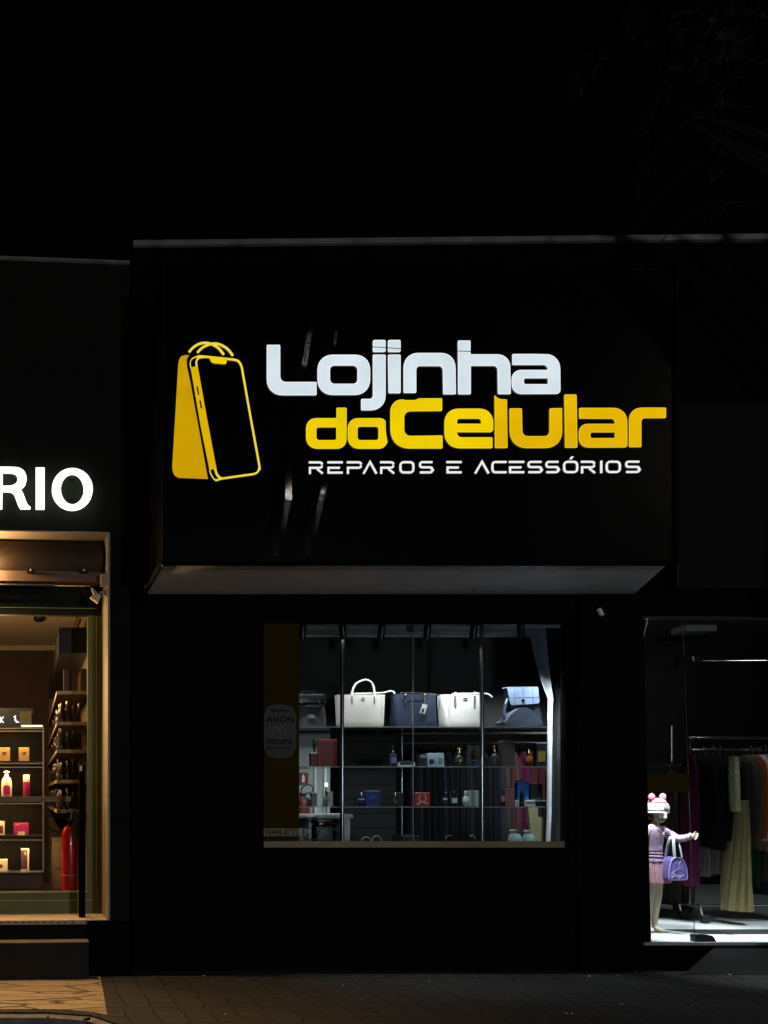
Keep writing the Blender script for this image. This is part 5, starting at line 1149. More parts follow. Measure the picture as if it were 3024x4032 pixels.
# bear hat
ht = bpy.data.objects.new('hat', None); COL.objects.link(ht); ht.parent = mq; ht.location = hc - Vector(mq.location)
mb = MB(); c = hc + Vector((0, 0, .024))
cc_ = c - fdir * .006
mb.lathe(cc_, [(.066, -.020), (.082, -.022), (.089, -.010), (.086, .004), (.084, .008), (.0895, .014), (.090, .035), (.086, .060), (.075, .082)], 36); build('brim', mb, M['white_fur'], ht, smooth=True)
mb = MB(); mb.lathe(cc_, [(.076, .0825), (.070, .092)], 36); build('band', mb, mat('wine_band', (0.12, 0.02, 0.03), 0.8), ht, smooth=True)
mb = MB(); mb.lathe(cc_, [(.071, .0925), (.062, .108), (.04, .124), (.005, .130)], 36); build('crown', mb, M['pink_fur'], ht, smooth=True)
for s in (-1, 1):
    mb = MB(); e = c - fdir * .004 + sdir * (s * .056) + Vector((0, 0, .136)); mb.ball(e, .032, 3, (.9, .75, 1.25)); ear = build('bear_ear', mb, M['pink_fur'], ht, smooth=True)
mb = MB(); pc = c + fdir * .085 + Vector((0, 0, .036)) + sdir * 0.012
for a_, b_ in (((-.028, -.010), (.028, .010)), ((-.018, .0105), (.014, .018))):
    q = [pc + sdir * a_[0] + Vector((0, 0, a_[1])), pc + sdir * b_[0] + Vector((0, 0, a_[1])), pc + sdir * b_[0] + Vector((0, 0, b_[1])), pc + sdir * a_[0] + Vector((0, 0, b_[1]))]
    mb.hexa(q, -fdir * .012)
pt = build('patch', mb, mat('patch_brown', (0.25, 0.18, 0.16), 0.8), ht)
mb = MB(); mb.hexa([pc + fdir * .002 + sdir * -.022 + Vector((0, 0, -.006)), pc + fdir * .002 + sdir * .022 + Vector((0, 0, -.006)), pc + fdir * .002 + sdir * .022 + Vector((0, 0, .006)), pc + fdir * .002 + sdir * -.022 + Vector((0, 0, .006))], -fdir * .001); build('patch_print', mb, mat('patch_cream', (0.6, 0.5, 0.42), 0.8), ht)

# violet bag on the mannequin's forearm
YB = .36
vb = thing('sports_bag', 'violet bag with a line drawn dancer and white straps hanging from the mannequin arm', 'bag', P(2665, 3465, YB))
o = rp([(2633, 3466, 9), (2637, 3420, 20), (2650, 3374, 22), (2688, 3376, 22), (2704, 3410, 20), (2709, 3464, 10)], 5)
mb = MB(); mb.pshape([o], YB, .115); bmesh.ops.bevel(mb.bm, geom=[e for e in mb.bm.edges if len(e.link_faces) == 2 and e.calc_face_angle(0) > 0.8], offset=.006, segments=2, affect='EDGES'); build('body', mb, M['violet_dark'], vb, smooth=True)
mb = MB(); cx_, cy_ = 2671, 3421; mb.pshape([[(cx_ + (x - cx_) * .95, cy_ + (y - cy_) * .95) for x, y in o]], YB - .004, .0035); build('front_panel', mb, M['violet'], vb)
mb = MB(); mb.pshape(stroke(o, 2.6, True), YB - .007, .006); build('piping', mb, mat('pale_violet', (0.5, 0.45, 0.75), 0.5), vb)
mb = MB()
for i, s in enumerate(([(2671, 3392), (2675, 3402), (2672, 3412)], [(2683, 3388), (2677, 3398), (2672, 3412), (2678, 3420)], [(2660, 3398), (2670, 3404), (2675, 3414), (2669, 3424), (2662, 3428)], [(2678, 3420), (2686, 3424)], [(2640, 3444), (2652, 3432), (2668, 3426)])):
    mb.pshape(stroke(spline(s, 4), 1.5), YB - .0055 - .0003 * i, .0012)
build('dancer_drawing', mb, mat('drawing_white', (0.55, 0.5, 0.75), 0.5), vb)
mb = MB(); mb.pshape(stroke(spline([(2640, 3452), (2650, 3441), (2657, 3438), (2653, 3446), (2646, 3456), (2656, 3448), (2662, 3445), (2660, 3453), (2667, 3447), (2669, 3453), (2676, 3446), (2678, 3452), (2675, 3460), (2684, 3448), (2689, 3444), (2694, 3447), (2687, 3452)], 5), 2.2), YB - .008, .0012); build('script_lettering', mb, mat('script_white', (0.75, 0.7, 0.85), 0.5), vb)
M['strap'] = mat('white_strap', (0.55, 0.58, 0.58), 0.6)
for pts, wd in (([P(2622, 3372, .44), P(2628, 3340, .42), P(2636, 3305, .41), P(2643, 3293, .42)], .012), ([P(2657, 3374, .358), P(2654, 3340, .36), P(2652, 3308, .372), P(2651, 3292, .40)], .013), ([P(2686, 3376, .37), P(2680, 3345, .38), P(2674, 3318, .40), P(2670, 3300, .43)], .006)):
    mb = MB(); pp = spline(pts, 5)
    for i in range(len(pp) - 1):
        a, b = Vector(pp[i]), Vector(pp[i + 1]); s = Vector((wd, 0, 0)); mb.hexa([a - s, a + s, b + s, b - s], Vector((0, .003, 0)))
    build('strap', mb, M['strap'], vb)

# ------------------------------------------------------------------ neighbour shop on the left
ls = thing('neighbour_shop', 'dark rendered neighbour shop front with a cream lined opening and green window frame', 'building', PL(200, 3840, 0))
mb = MB(); mb.lbox(-700, 512, 1034, 2093, 0, 0.10); build('fascia', mb, M['green_wall'], ls)
mb = MB(); mb.lbox(434, 512, 2094, 3625, 0, 0.36); build('pillar', mb, M['grey_wall'], ls)
mb = MB(); mb.lbox(346, 512, 3626, 3841, -0.03, 0.36); build('plinth', mb, M['black_wall'], ls)
mb = MB(); mb.lbox(-700, 512, 1026, 1033, -0.03, 0.25); build('roof_capping', mb, M['grey_metal'], ls)
rv = bpy.data.objects.new('reveal', None); COL.objects.link(rv); rv.parent = ls
mb = MB(); mb.lbox(424.5, 433.2, 2094.5, 3624, 0.002, 0.336); build('jamb', mb, M['cream'], rv)
mb = MB(); mb.lbox(-700, 424, 2094.5, 2099, 0.002, 0.336); build('header', mb, M['cream'], rv)
mb = MB(); mb.lbox(-700, 424, 3622, 3638, 0.004, 0.336); build('sill', mb, M['beige'], rv)
mb = MB()
for i in range(11):
    c = PL(6 + 28 * i, 3632, 0.0); mb.box(c.x - 0.010, c.x + 0.010, c.y - 0.004, c.y + 0.0035, c.z - 0.006, c.z + 0.006, 0.003)
build('drain_hole', mb, M['rubber'], rv)
mb = MB(); mb.lbox(-700, 339, 3641, 3845, 0.0, 0.3); build('base_wall', mb, M['grey_wall'], ls)
mb = MB(); mb.lbox(-700, 350, 3710, 3853, -0.125, 0.124); build('step', mb, mat('step_concrete_shaded', (0.022, 0.02, 0.018), 0.85, spec=0.2, bump=0.4), ls)  # riser colour darkened for its shade
mb = MB(); mb.lbox(-700, 351, 3708.5, 3712, -0.128, 0.128); build('tread', mb, mat('step_concrete_lit', (0.16, 0.13, 0.10), 0.85, bump=0.4), ls)  # same concrete as the step, painted lighter for the light on top
# roller shutter box above the window
sh = bpy.data.objects.new('roller_shutter', None); COL.objects.link(sh); sh.parent = ls
mb = MB(); a = PL(422, 2240, 0.10); cy, cz, r = a.y + 0.20, PL(422, 2190, 0.10).z, 0.19
prof = [(cy - r * math.cos(t), cz + r * math.sin(t)) for t in [R(x) for x in range(-60, 91, 10)]]
prof += [(cy + 0.02, cz + r), (cy + 0.02, cz - r)]
A = [mb.bm.verts.new((a.x - 0.03, y, z)) for y, z in prof]; B = [mb.bm.verts.new((a.x - 2.3, y - 0.115, z)) for y, z in prof]
for i in range(len(prof)): mb.bm.faces.new((A[i], A[(i + 1) % len(prof)], B[(i + 1) % len(prof)], B[i]))
mb.bm.faces.new(A[::-1]); mb.bm.faces.new(B)
build('barrel_cover', mb, mat('barrel_brown', (0.032, 0.021, 0.012), 0.6, spec=0.2, var=0.1), sh, smooth=True)
for px in (122, 332):
    mb = MB(); c = PL(px, 2246, 0.09); mb.box(c.x - 0.035, c.x + 0.035, c.y - 0.01, c.y + 0.09, c.z - 0.012, c.z + 0.012, 0.004); bk = build('bracket', mb, M['black_metal'], sh)
    mb = MB(); mb.ball(c + Vector((0, -0.014, 0)), 0.012, 2); build('screw', mb, M['steel'], bk, smooth=True)
mb = MB(); mb.lbox(-700, 396, 2252, 2292, 0.15, 0.12); build('shutter_end', mb, M['ext_brown'], sh)
mb = MB(); mb.lbox(-700, 215, 2301, 2306, 0.16, 0.03); build('bottom_bar', mb, M['steel'], sh)
mb = MB(); mb.lbox(399, 423, 2258, 2303, 0.03, 0.07); solo('junction_box', mb, M['cream'], 'small cream junction box on the jamb beside the roller shutter', 'junction box')
fl = thing('flood_light', 'small cream wall light with two angled flaps fixed to the jamb', 'wall light', PL(400, 2370, 0.1))
c = PL(421, 2333, 0.08); mb = MB(); mb.tube([c, c + Vector((-0.02, 0, 0)), c + Vector((-0.028, 0, 0))], [0.038, 0.034, 0.02], 16); build('mount', mb, M['cream'], fl, smooth=True)
mb = MB(); mb.tube([c + Vector((-0.02, 0, 0)), c + Vector((-0.062, -0.01, -0.004))], 0.012, 10); build('arm', mb, M['cream'], fl, smooth=True)
mb = MB(); q = [PL(355, 2350, .05), PL(383, 2334, .05), PL(399, 2345, .05), PL(385, 2373, .05)]; mb.hexa(q, Vector((0, 0.05, 0))); build('lamp_box', mb, M['ivory'], fl)
mb = MB(); q = [PL(360, 2313, .045), PL(365, 2312, .045), PL(386, 2336, .045), PL(371, 2341, .045)]; mb.hexa(q, Vector((0, 0.05, 0.0))); build('flap', mb, M['cream'], fl)
# green window
gw = bpy.data.objects.new('shop_window', None); COL.objects.link(gw); gw.parent = ls
mb = MB(); mb.lbox(-700, 408, 2310, 2424, 0.345, 0.06); build('top_beam', mb, M['green_dark'], gw)
mb = MB(); mb.lbox(346, 408, 2424.5, 3514, 0.345, 0.06); build('stile', mb, M['green'], gw)
mb = MB(); mb.lbox(-700, 408, 3514.5, 3606, 0.345, 0.06); build('bottom_rail', mb, M['green'], gw)
M['green_line'] = mat('green_bead', (0.30, 0.32, 0.16), 0.5)
mb = MB(); mb.lbox(379, 381, 2425, 3543, 0.338, 0.006); mb.lbox(-700, 381, 3543.5, 3545.5, 0.338, 0.006); mb.lbox(-700, 346, 3508, 3513, 0.340, 0.02); mb.lbox(-700, 381, 2395, 2397, 0.338, 0.006); build('bead', mb, M['green_line'], gw)
mb = MB(); mb.lbox(-700, 345, 2425, 3507, 0.38, 0.008); build('pane', mb, M['shopglass'], gw)
pt_ = thing('door_post', 'slim black post standing on the cream sill before the green window frame', 'post', PL(322, 3634, 0.12))
mb = MB(); a, b = PL(311, 3632, 0.12), PL(336, 3012, 0.12); mb.box(a.x, b.x, a.y, a.y + 0.06, PL(336, 3622, 0.004).z, b.z, 0.006); build('post', mb, M['black_wall'], pt_)
mb = MB(); c = PL(318, 3022, 0.115); mb.box(c.x - 0.010, c.x + 0.012, c.y - 0.004, c.y - 0.0005, c.z - 0.03, c.z + 0.015); build('tag', mb, M['white'], pt_)
# halo letters
E_halo = emis('lit_halo_letter', (1.0, 0.97, 0.90), 2.2, 0.01)
hp = lambda pts: [(0.2411 * x, 1800 + 0.2411 * y) for x, y in pts]
hs = thing('lit_lettering', 'thick white glowing capital letters standing off the dark fascia at the left', 'lit lettering', PL(100, 2010, -0.06))
YH = YL(90, 0) - 0.075
def halo(outs):
    mb = MB(); mb.pshape(outs, YH, 0.035); build('letter', mb, E_halo, hs)
rO = [(-110, 156), (150, 156)] + [tuple(p) for p in spline([(150, 156), (300, 168), (390, 222), (430, 310), (428, 375), (395, 455), (322, 518)], 5)[1:]] + [tuple(p) for p in spline([(322, 518), (368, 570), (412, 680), (450, 770), (497, 810)], 5)[1:]] + [(497, 828), (332, 828)] + [tuple(p) for p in spline([(332, 828), (290, 750), (243, 620), (205, 572), (150, 550), (38, 546)], 5)[1:]] + [(34, 828), (-110, 828)]
rH = [(42, 240), (170, 240)] + [tuple(p) for p in spline([(170, 240), (245, 258), (285, 310), (286, 370), (255, 430), (180, 464)], 5)[1:]] + [(42, 466)]
halo([hp(rO), hp(rH)]); halo([hp([(584, 168), (728, 168), (728, 834), (584, 834)])])
halo([hp([(1182 + 333 * math.cos(a), 515 + 338 * math.sin(a)) for a in [2 * math.pi * k / 48 for k in range(48)]]), hp([(1182 + 188 * math.cos(a), 515 + 255 * math.sin(a)) for a in [2 * math.pi * k / 40 for k in range(40)]])])
for px in (60, 158, 285):
    mb = MB(); c = P(px, 1925, YH + 0.0355); 
    for dz in (0.1, -0.1): mb.box(c.x - 0.012, c.x + 0.012, c.y, YL(px, 0) - 0.0005, c.z + dz - 0.012, c.z + dz + 0.012)
    build('spacer', mb, M['black_metal'], hs)

# inside of the neighbour shop
LX = 0.585
structure('neighbour_ceiling', MB().box(-4, 0.75, 0.25, 4.1, 3.73, 3.8), M['beige'])
structure('neighbour_back_wall', MB().box(-4, 0.75, 4.0, 4.1, 0.3, 3.729), M['plum_wall'])
structure('neighbour_side_wall', MB().box(LX, 0.66, 0.29, 3.999, 0.3, 3.729), M['ext_brown'])
structure('neighbour_floor', MB().box(-4, 0.75, 0.25, 4.1, 0.2, 0.299), M['ext_brown'])
structure('neighbour_cornice', MB().box(-4, 0.58, 3.93, 3.999, 3.66, 3.729), M['cream'])
t = thing('smoke_detector', 'small dark ceiling detector just inside the neighbour shop window', 'detector', (0.02, 1.0, 3.69))
mb = MB(); cc = P(155, 2430, 2.3); mb.lathe((cc.x, 2.3, 3.68), [(0.04, 0), (0.07, 0.015), (0.075, 0.049)], 18); build('housing', mb, M['black_metal'], t, smooth=True)
# long shelf unit along the right side wall
YF = 0.56
su = thing('shelf_unit', 'tall brown shelf unit running back along the side wall of the neighbour shop', 'shelves', (0.43, 2.0, 0.3))
BZ = [2.58, 2.28, 2.01, 1.716, 1.424]
M['shelf_edge'] = mat('cream_shelf_edge', (0.55, 0.42, 0.3), 0.6)
for z in BZ:
    mb = MB(); mb.box(0.285, LX - 0.001, YF, 3.8, z - 0.030, z); bd = build('shelf', mb, M['ext_brown'], su)
    mb = MB(); mb.box(0.285, LX - 0.001, YF - 0.006, YF - 0.0005, z - 0.031, z + 0.001); mb.box(0.279, 0.2845, YF - 0.006, 3.8, z - 0.031, z + 0.001); build('edge_strip', mb, M['shelf_edge'], bd)
mb = MB(); mb.box(0.30, LX - 0.002, YF, 3.8, 2.95, 3.2); build('top_board', mb, M['black_card'], su)
mb = MB(); mb.box(0.300, LX - 0.002, 3.81, 3.84, 0.3, 3.2); build('end_panel', mb, M['ext_brown'], su)
bt = mat('dark_bottle', (0.035, 0.02, 0.015), 0.12, var=0.3); bc = mat('bottle_top', (0.5, 0.4, 0.32), 0.25, metal=0.6)
def shelf_bottle(x, y, z, h, lab, cap=bc, m=bt):
    t = thing('shelf_bottle', lab, 'bottle', (x, y, z), 'bottles on the side wall shelves')
    mb = MB(); mb.lathe((x, y, z), [(0.020, 0), (0.022, 0.01), (0.022, h * 0.6), (0.010, h * 0.74), (0.008, h * 0.8)], 12); build('bottle', mb, m, t, smooth=True)
    mb = MB(); mb.lathe((x, y, z + h * 0.801), [(0.010, 0), (0.0105, h * 0.16), (0.006, h * 0.199)], 12); build('cap', mb, cap, t, smooth=True)
rows_ = ['topmost', 'second', 'third', 'fourth', 'lowest']
for bi in (1, 2, 3, 4):
    z = BZ[bi]
    for i in range(4):
        shelf_bottle(0.325 + 0.058 * i, YF + 0.05, z + 0.001, 0.17 + 0.02 * ((i * 7 + bi) % 3), 'dark bottle at the front end of the %s side wall shelf' % rows_[bi])
    for i in range(7):
        shelf_bottle(0.315, YF + 0.22 + 0.36 * i, z + 0.001, 0.17 + 0.03 * ((i * 5 + bi) % 3), 'dark bottle standing along the receding edge of the %s side wall shelf' % rows_[bi])
for i, (dx, h_) in enumerate(((0.02, 0.14), (0.10, 0.12), (0.19, 0.14))):
    mb = MB(); mb.box(0.33 + dx, 0.385 + dx, YF + 0.03, YF + 0.12, BZ[0] + 0.001, BZ[0] + h_ * 1.6, 0.002); solo('shelf_carton', mb, M['ext_brown'] if i else M['brown_card'], ['narrow dark brown carton on the topmost side wall shelf', 'middle brown carton on the topmost side wall shelf', 'right brown carton on the topmost side wall shelf'][i], 'box')
mb = MB(); mb.hexa([P(208, 2909, 0.6), P(243, 2905, 0.6), P(240, 2946, 0.6), P(228, 2946, 0.6)], Vector((0, 0.01, 0))); solo('price_flag', mb, M['beige'], 'pale triangular card at the front of the third side wall shelf', 'card')
t = thing('convex_mirror', 'round convex mirror on an arm under the top board of the side shelves', 'mirror', P(284, 2570, 0.75))
mb = MB(); mb.ball(P(284, 2556, 0.78), 0.055, 3, (0.8, 0.6, 1)); build('mirror', mb, M['chrome'], t, smooth=True)
mb = MB(); mb.tube([P(288, 2536, 0.8), P(300, 2470, 1.0), P(316, 2440, 1.1)], 0.018, 8); build('arm', mb, M['ext_brown'], t, smooth=True)
# display stand
DY = 0.80
ds = thing('display_stand', 'chrome framed display stand with dark shelves lit by warm strips in the neighbour shop', 'display stand', P(60, 3500, DY))
xr = P(168, 0, DY).x; xl2 = P(-330, 0, DY).x; dz = lambda py: P(0, py, DY).z
M['bronze'] = mat('bright_bronze', (0.66, 0.52, 0.38), 0.35, metal=0.2)
for py in (2868, 2879, 3006, 3021, 3164, 3308, 3432):
    mb = MB(); mb.box(xl2, xr, DY, DY + 0.012, dz(py) - 0.005, dz(py) + 0.005); build('frame_rail', mb, M['bronze'], ds)
mb = MB(); mb.box(xr, xr + 0.013, DY, DY + 0.013, dz(3432), dz(2862)); build('frame_post', mb, M['bronze'], ds)
for py in (2866, 2996, 3136, 3290, 3437):
    mb = MB(); mb.box(xl2, xr - 0.001, DY + 0.013, DY + 0.30, dz(py) - 0.014, dz(py)); build('shelf', mb, M['black_card'], ds)
mb = MB(); mb.box(xl2, xr, DY + 0.301, DY + 0.32, dz(3620), dz(2862)); build('back_panel', mb, mat('umber_panel', (0.005, 0.0035, 0.0025), 0.8, spec=0.1, var=0.3), ds)
mb = MB(); mb.box(xl2, xr, DY + 0.02, DY + 0.30, 0.3, dz(3445)); build('base_cabinet', mb, M['ext_brown'], ds)
for py in (2884, 3024, 3168, 3312):
    l = bpy.data.lights.new('led_strip', 'AREA'); l.shape = 'RECTANGLE'; l.size = 1.0; l.size_y = 0.02; l.energy = 9; l.color = WARM
    o = bpy.data.objects.new('led_strip', l); COL.objects.link(o); o.location = (xr - 0.55, DY + 0.004, dz(py) - 0.012); o.rotation_euler = (R(30), 0, 0)
mb = MB(); mb.lbox(-700, 279, 3136, 3157, 0.62, 0.16)
solo('counter_board', mb, M['wood'], 'speckled brown counter board crossing in front of the display stand', 'counter')
yb = DY + 0.06
def kb(name, lab, cat, px0, px1, pyt, pyb, m, prints=(), lid=None):
    return carton(name, lab, cat, px0, px1, pyt, dz(pyb) + 0.0005, m, yb, 0.06, prints, lid)
dk = M['brown_card']
for px0, px1, lab in ((-6, 39, 'gold carton with a dark monogram at the left edge of the view'), (74, 115, 'gold carton with a dark monogram near the stand post')):
    t = kb('gold_carton', lab, 'box', px0, px1, 2943, 2996, M['gold_card'])
    mb = MB(); xm_ = (px0 + px1) / 2
    for i, s in enumerate(([(xm_ - 7, 2960), (xm_ - 4, 2972), (xm_ + 1, 2960)], [(xm_ + 3, 2962), (xm_ + 3, 2972)], [(xm_ + 4, 2964), (xm_ + 9, 2962)])): mb.pshape(stroke(s, 3), yb - 0.002 - 0.0003 * i, 0.0012)
    build('monogram', mb, dk, t)
t = thing('pump_bottle', 'ivory pump bottle with a magenta label on the display stand', 'bottle', P(26, 3135, yb))
c = P(26, 3136, yb); z0 = dz(3136) + 0.0005; k = (yb + D) / F
mb = MB(); mb.lathe((c.x, yb, z0), [(20 * k, 0), (21 * k, 4 * k), (21 * k, 55 * k), (16 * k, 70 * k), (9 * k, 78 * k)], 24, 0.6); build('bottle', mb, M['ivory'], t, smooth=True)
mb = MB(); mb.lathe((c.x, yb, z0 + 78.3 * k), [(8 * k, 0), (8 * k, 9 * k), (4 * k, 10 * k), (4 * k, 13 * k), (11 * k, 14 * k), (11 * k, 19 * k), (5 * k, 22 * k)], 18); build('pump', mb, M['ivory'], t, smooth=True)
mb = MB(); mb.pshape([rp([(13, 3130, 3), (13, 3092, 10), (40, 3092, 10), (40, 3130, 3)], 4)], yb - 13.2 * k - 0.002, 0.006); build('label', mb, M['magenta'], t)
t = thing('spray_can', 'slim magenta spray tube with a cream cap on the display stand', 'spray tube', P(104, 3135, yb))
c = P(104, 3136, yb); mb = MB(); mb.lathe((c.x, yb, z0), [(13 * k, 0), (13.5 * k, 2 * k), (13.5 * k, 57 * k)], 20); build('tube', mb, M['magenta'], t, smooth=True)
mb = MB(); mb.lathe((c.x, yb, z0 + 57.3 * k), [(13 * k, 0), (13 * k, 26 * k), (11 * k, 27.5 * k)], 20); build('cap', mb, M['ivory'], t, smooth=True)
t = kb('cosmetic_box', 'ivory box with a dark red label at the left edge of the lower shelf', 'box', -16, 18, 3234, 3290, M['ivory'], [('label', -10, 12, 3252, 3280, M['dark_red'])])
t = kb('cosmetic_box', 'magenta gift box with a small ivory card in front', 'box', 54, 113, 3241, 3290, M['magenta'], [('card', 70, 98, 3274, 3289, M['ivory']), ('print', 62, 75, 3247, 3250, M['pink'])])
t = kb('cosmetic_box', 'tall dark brown box with a cream edge on the lowest display shelf', 'box', 83, 114, 3342, 3437, M['brown_card'], [('edge', 108, 114, 3344, 3436, M['ivory']), ('card', 80, 107, 3423, 3436, M['ivory']), ('print', 97, 103, 3355, 3366, M['gold_card'])], lid=M['ivory'])
t = kb('cosmetic_box', 'low ivory box with a square dark mark at the left edge of the lowest shelf', 'box', -20, 29, 3384, 3437, M['ivory'], [('mark', -5, 10, 3404, 3416, M['brown_card'])])
mb = MB(); mb.box(P(84, 0, DY).x, xr, DY - 0.004, DY + 0.012, dz(2862), dz(2855)); build('led_bar', mb, emis('lit_led_bar', (1.0, 0.86, 0.62), 1.6, 0), ds)
t = thing('lit_plaque', 'dark plaque with small glowing white letters on top of the display stand', 'plaque', P(60, 2864, DY + 0.1))
mb = MB(); mb.box(P(-60, 0, DY + .1).x, P(132, 0, DY + .1).x, DY + 0.1, DY + 0.15, dz(2866) + 0.0005, P(0, 2788, DY + .1).z); build('plaque', mb, M['black_card'], t)
E_pl = emis('lit_plaque_letter', (0.85, 0.95, 1.0), 1.6, 0.0)
YP = DY + 0.0985
for s in ([[(2, 2822), (2, 2846)], [(14, 2822), (4, 2834)], [(4, 2834), (14, 2846)]], [[(54, 2824), (60, 2820), (60, 2834)], [(56, 2835), (64, 2836), (64, 2843), (75, 2843)]]):
    mb = MB()
    for i, q in enumerate(s): mb.pshape(stroke(q, 5), YP - 0.0004 * i, 0.0014)
    build('letter', mb, E_pl, t)
mb = MB(); mb.box(P(80, 0, DY + .05).x, P(124, 0, DY + .05).x, DY + 0.03, DY + 0.095, dz(2866) + 0.0005, P(0, 2800, DY).z, 0.002); solo('wicker_box', mb, mat('olive_box', (0.10, 0.08, 0.04), 0.7), 'small olive box on top of the display stand beside the glowing letters', 'box')
# extinguisher and cabinet
t = thing('fire_extinguisher', 'bright red fire extinguisher with hose just inside the neighbour shop window', 'extinguisher', P(274, 3520, 0.52))
c = P(274, 3250, 0.52); k = (0.52 + D) / F; r = 31 * k; zt3 = c.z; zb3 = 0.58
mb = MB(); mb.lathe((c.x, 0.52, zb3), [(r * 0.96, 0), (r, 0.012), (r, zt3 - zb3 - 0.085), (r * 0.9, zt3 - zb3 - 0.045), (r * 0.6, zt3 - zb3 - 0.015), (r * 0.3, zt3 - zb3)], 32); build('cylinder', mb, M['red_paint'], t, smooth=True)
mb = MB(); mb.lathe((c.x, 0.52, zt3 + 0.0005), [(r * 0.3, 0), (r * 0.3, 0.04), (r * 0.45, 0.045), (r * 0.45, 0.065)], 16); vl = build('valve', mb, M['black_metal'], t, smooth=True)
mb = MB(); mb.tube(spline([(c.x + 0.01, 0.47, zt3 + 0.07), (c.x + 0.015, 0.45, zt3 + 0.11), (c.x + 0.02, 0.44, zt3 + 0.165)], 4), [0.012] * 9, 8); build('lever', mb, M['steel'], vl, smooth=True)
mb = MB(); mb.tube(spline([(c.x - 0.01, 0.47, zt3 + 0.06), P(225, 3212, .47), P(186, 3216, .47), P(184, 3242, .47), P(205, 3268, .47), P(238, 3276, .47)], 6), 0.008, 8); mb.tube(spline([(c.x + 0.03, 0.46, zt3 + 0.05), P(298, 3200, .44), P(297, 3230, .43), P(294, 3295, .43)], 5), [0.012 + 0.0013 * i for i in range(16)], 10); build('hose', mb, M['rubber'], t, smooth=True)
mb = MB(); mb.lathe((c.x, 0.52, P(0, 3446, .5).z), [(r * 1.015, 0), (r * 1.015, 0.008)], 32); build('strap', mb, M['beige'], t, smooth=True)
mb = MB(); mb.box(c.x - 0.09, c.x + 0.09, 0.44, 0.60, 0.3, zb3 - 0.0005); solo('extinguisher_stand', mb, M['black_card'], 'dark stand under the bright red extinguisher', 'stand')
t = thing('side_cabinet', 'beige panelled cabinet behind the bright red extinguisher', 'cabinet', P(230, 3600, 0.9))
mb = MB(); a, b = P(207, 3303, 0.95), P(262, 3303, 0.95); mb.box(a.x, b.x, 0.95, 1.2, 0.3, a.z); build('carcass', mb, mat('taupe', (0.2, 0.15, 0.10), 0.6), t)
for q0, q1 in ((3312, 3420), (3428, 3500)):
    mb = MB(); mb.pbox(217, 255, q0, q1, 0.944, 0.0055); build('door_panel', mb, mat('light_taupe', (0.26, 0.2, 0.13), 0.6), t)

# ------------------------------------------------------------------ tree over the right part of the roof
tr_ = thing('street_tree', 'dark drooping street tree reaching over the roof edge at the upper right', 'tree', (6.4, -1.35, 0))
mb = MB(); mb.tube(spline([(6.4, -1.35, -0.02), (6.42, -1.36, 1.5), (6.35, -1.33, 3.2), (6.45, -1.4, 5.0), (6.3, -1.4, 7.2)], 5), [0.15 - 0.0045 * i for i in range(21)], 12); build('trunk', mb, M['bark'], tr_, smooth=True)
crown = MB(); rnd = random.Random(11)
for b in range(9):
    a = Vector((6.4, -1.38, 4.6 + 0.28 * b)); ang = rnd.uniform(0, 6.28) if b > 3 else math.pi + rnd.uniform(-0.5, 0.5)
    e = a + Vector((math.cos(ang) * rnd.uniform(1.2, 2.2), math.sin(ang) * 0.7, rnd.uniform(0.8, 1.8)))
    mb = MB(); mb.tube(spline([a, (a + e) / 2 + Vector((0, 0, 0.25)), e], 5), [0.06 - 0.0045 * i for i in range(11)], 7); build('limb', mb, M['bark'], tr_, smooth=True)
def leafquad(p, d, L, W):
    up = Vector((rnd.uniform(-1, 1), rnd.uniform(-1, 1), rnd.uniform(-1, 1))); s = d.cross(up).normalized() * W
    crown.quad([p, p + d * L * 0.5 + s, p + d * L, p + d * L * 0.5 - s])
for i in range(150):
    u = rnd.random(); x = 7.9 - 3.6 * u ** 0.8; y = rnd.uniform(-2.0, -0.75); z = rnd.uniform(7.35, 9.0)
    ln = rnd.uniform(0.5, 1.75) * (1 if x > 4.7 else 0.55); lean = rnd.uniform(-0.5, 0.15)
    pts = [Vector((x + lean * t * ln, y + 0.1 * math.sin(3 * t), z - ln * t * (0.35 + 0.65 * t))) for t in [k / 9 for k in range(10)]]
    crown.tube(pts, 0.004, 4, False)
    for a, b in zip(pts, pts[1:]):
        for k in range(7):
            p = a.lerp(b, rnd.random()); d = Vector((rnd.uniform(-1, 1), rnd.uniform(-1, 1), rnd.uniform(-1.3, 0.2))).normalized(); leafquad(p, d, rnd.uniform(0.06, 0.13), rnd.uniform(0.012, 0.022))
for i in range(4):
    z = 6.9 - 0.35 * i
    pts = [Vector((5.3 - 0.9 * t, -1.2, z + 0.1 * math.sin(t * 3) - 0.55 * t * t)) for t in [k / 10 for k in range(11)]]; crown.tube(pts, 0.004, 4, False)
build('crown', crown, M['leaf'], tr_)

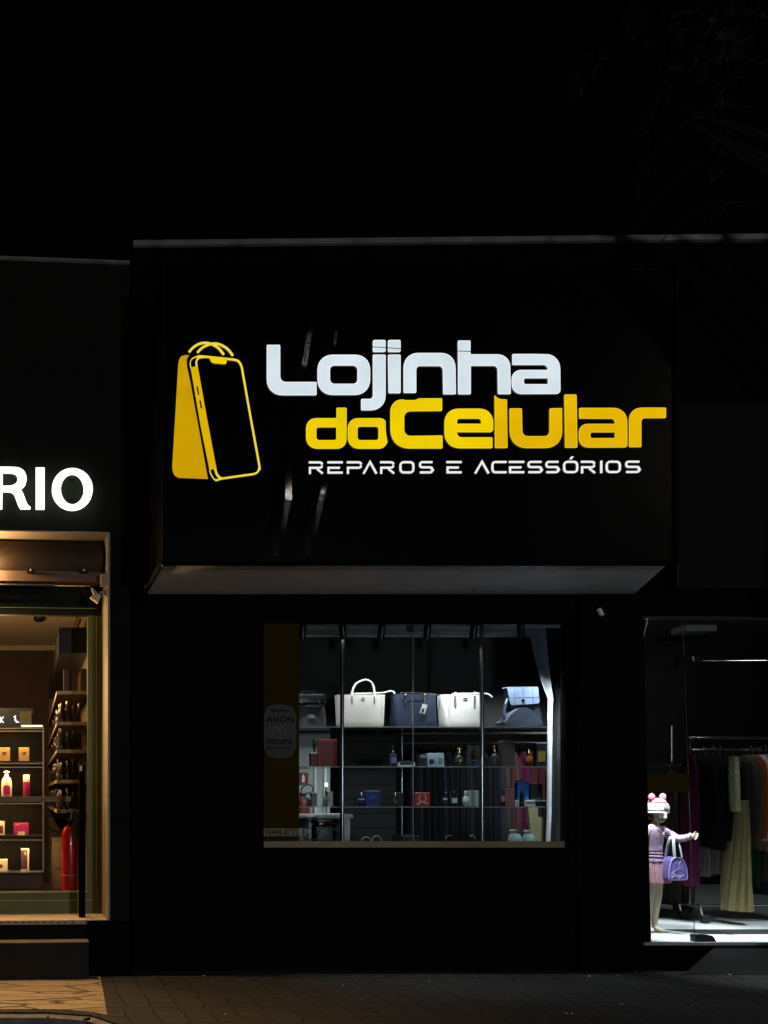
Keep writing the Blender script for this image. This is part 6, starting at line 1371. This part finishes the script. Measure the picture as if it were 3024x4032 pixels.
# ------------------------------------------------------------------ street lamp across the road (its light glints on the sign)
LP = Vector((18.0, -8.1, 10.6))
sl = thing('street_lamp', 'grey street lamp across the road, lighting the shop front', 'street lamp', (18.5, -9.6, -0.15))
mb = MB(); mb.tube(spline([(18.5, -9.6, -0.15), (18.5, -9.6, 4), (18.5, -9.6, 9.9), (18.4, -9.3, 10.7), (18.15, -8.5, 10.8)], 6), 0.06, 12); build('pole', mb, M['grey_metal'], sl, smooth=True)
mb = MB(); mb.box(LP.x - 0.16, LP.x + 0.16, LP.y - 0.45, LP.y + 0.25, LP.z + 0.10, LP.z + 0.2, 0.04, 3); build('lamp_head', mb, M['grey_metal'], sl)
lamp('street_light', 'POINT', LP, 560, (1.0, 0.93, 0.82), 0.10)

lamp('added_street_fill', 'POINT', (4.4, -12.0, 1.9), 680, (0.88, 0.94, 1.0), 0.4)  # added fill without a fixture, lifts the soffit and pavement

# lamps of the two shops, plus added fills for curtain and mannequin
lamp('added_curtain_fill', 'SPOT', (4.92, 0.22, 3.215), 230, COOL, 0.02, target=(5.10, 0.72, 1.7), angle=52, blend=0.9)  # added fill without a fixture, brightens the curtain lining
lamp('neighbour_recess_lamp', 'SPOT', PL(-75, 2125, 0.12), 640, WARM, 0.05, target=PL(-20, 3950, -0.8), angle=100, blend=0.7)
lamp('neighbour_header_lamp', 'POINT', PL(-50, 2218, 0.0), 18, WARM, 0.05)
lamp('neighbour_room_lamp', 'POINT', (-0.45, 0.75, 2.8), 100, WARM, 0.15)
lamp('door_lamp', 'SPOT', (6.35, 0.15, 3.10), 400, COOL, 0.04, target=(6.5, 0.25, FZ), angle=44, blend=0.7)
lamp('added_mannequin_fill', 'SPOT', (5.6, 0.15, 2.7), 470, COOL, 0.03, target=(6.10, 0.42, 0.95), angle=36, blend=0.6)  # added unseen spot behind the pillar, brightens the mannequin's front
lamp('entrance_lamp', 'SPOT', (7.6, 0.14, 3.10), 300, COOL, 0.04, target=(7.6, 0.22, FZ), angle=42, blend=0.7)
lamp('shop_room_lamp', 'POINT', (7.4, 0.45, 3.6), 60, COOL, 0.15)
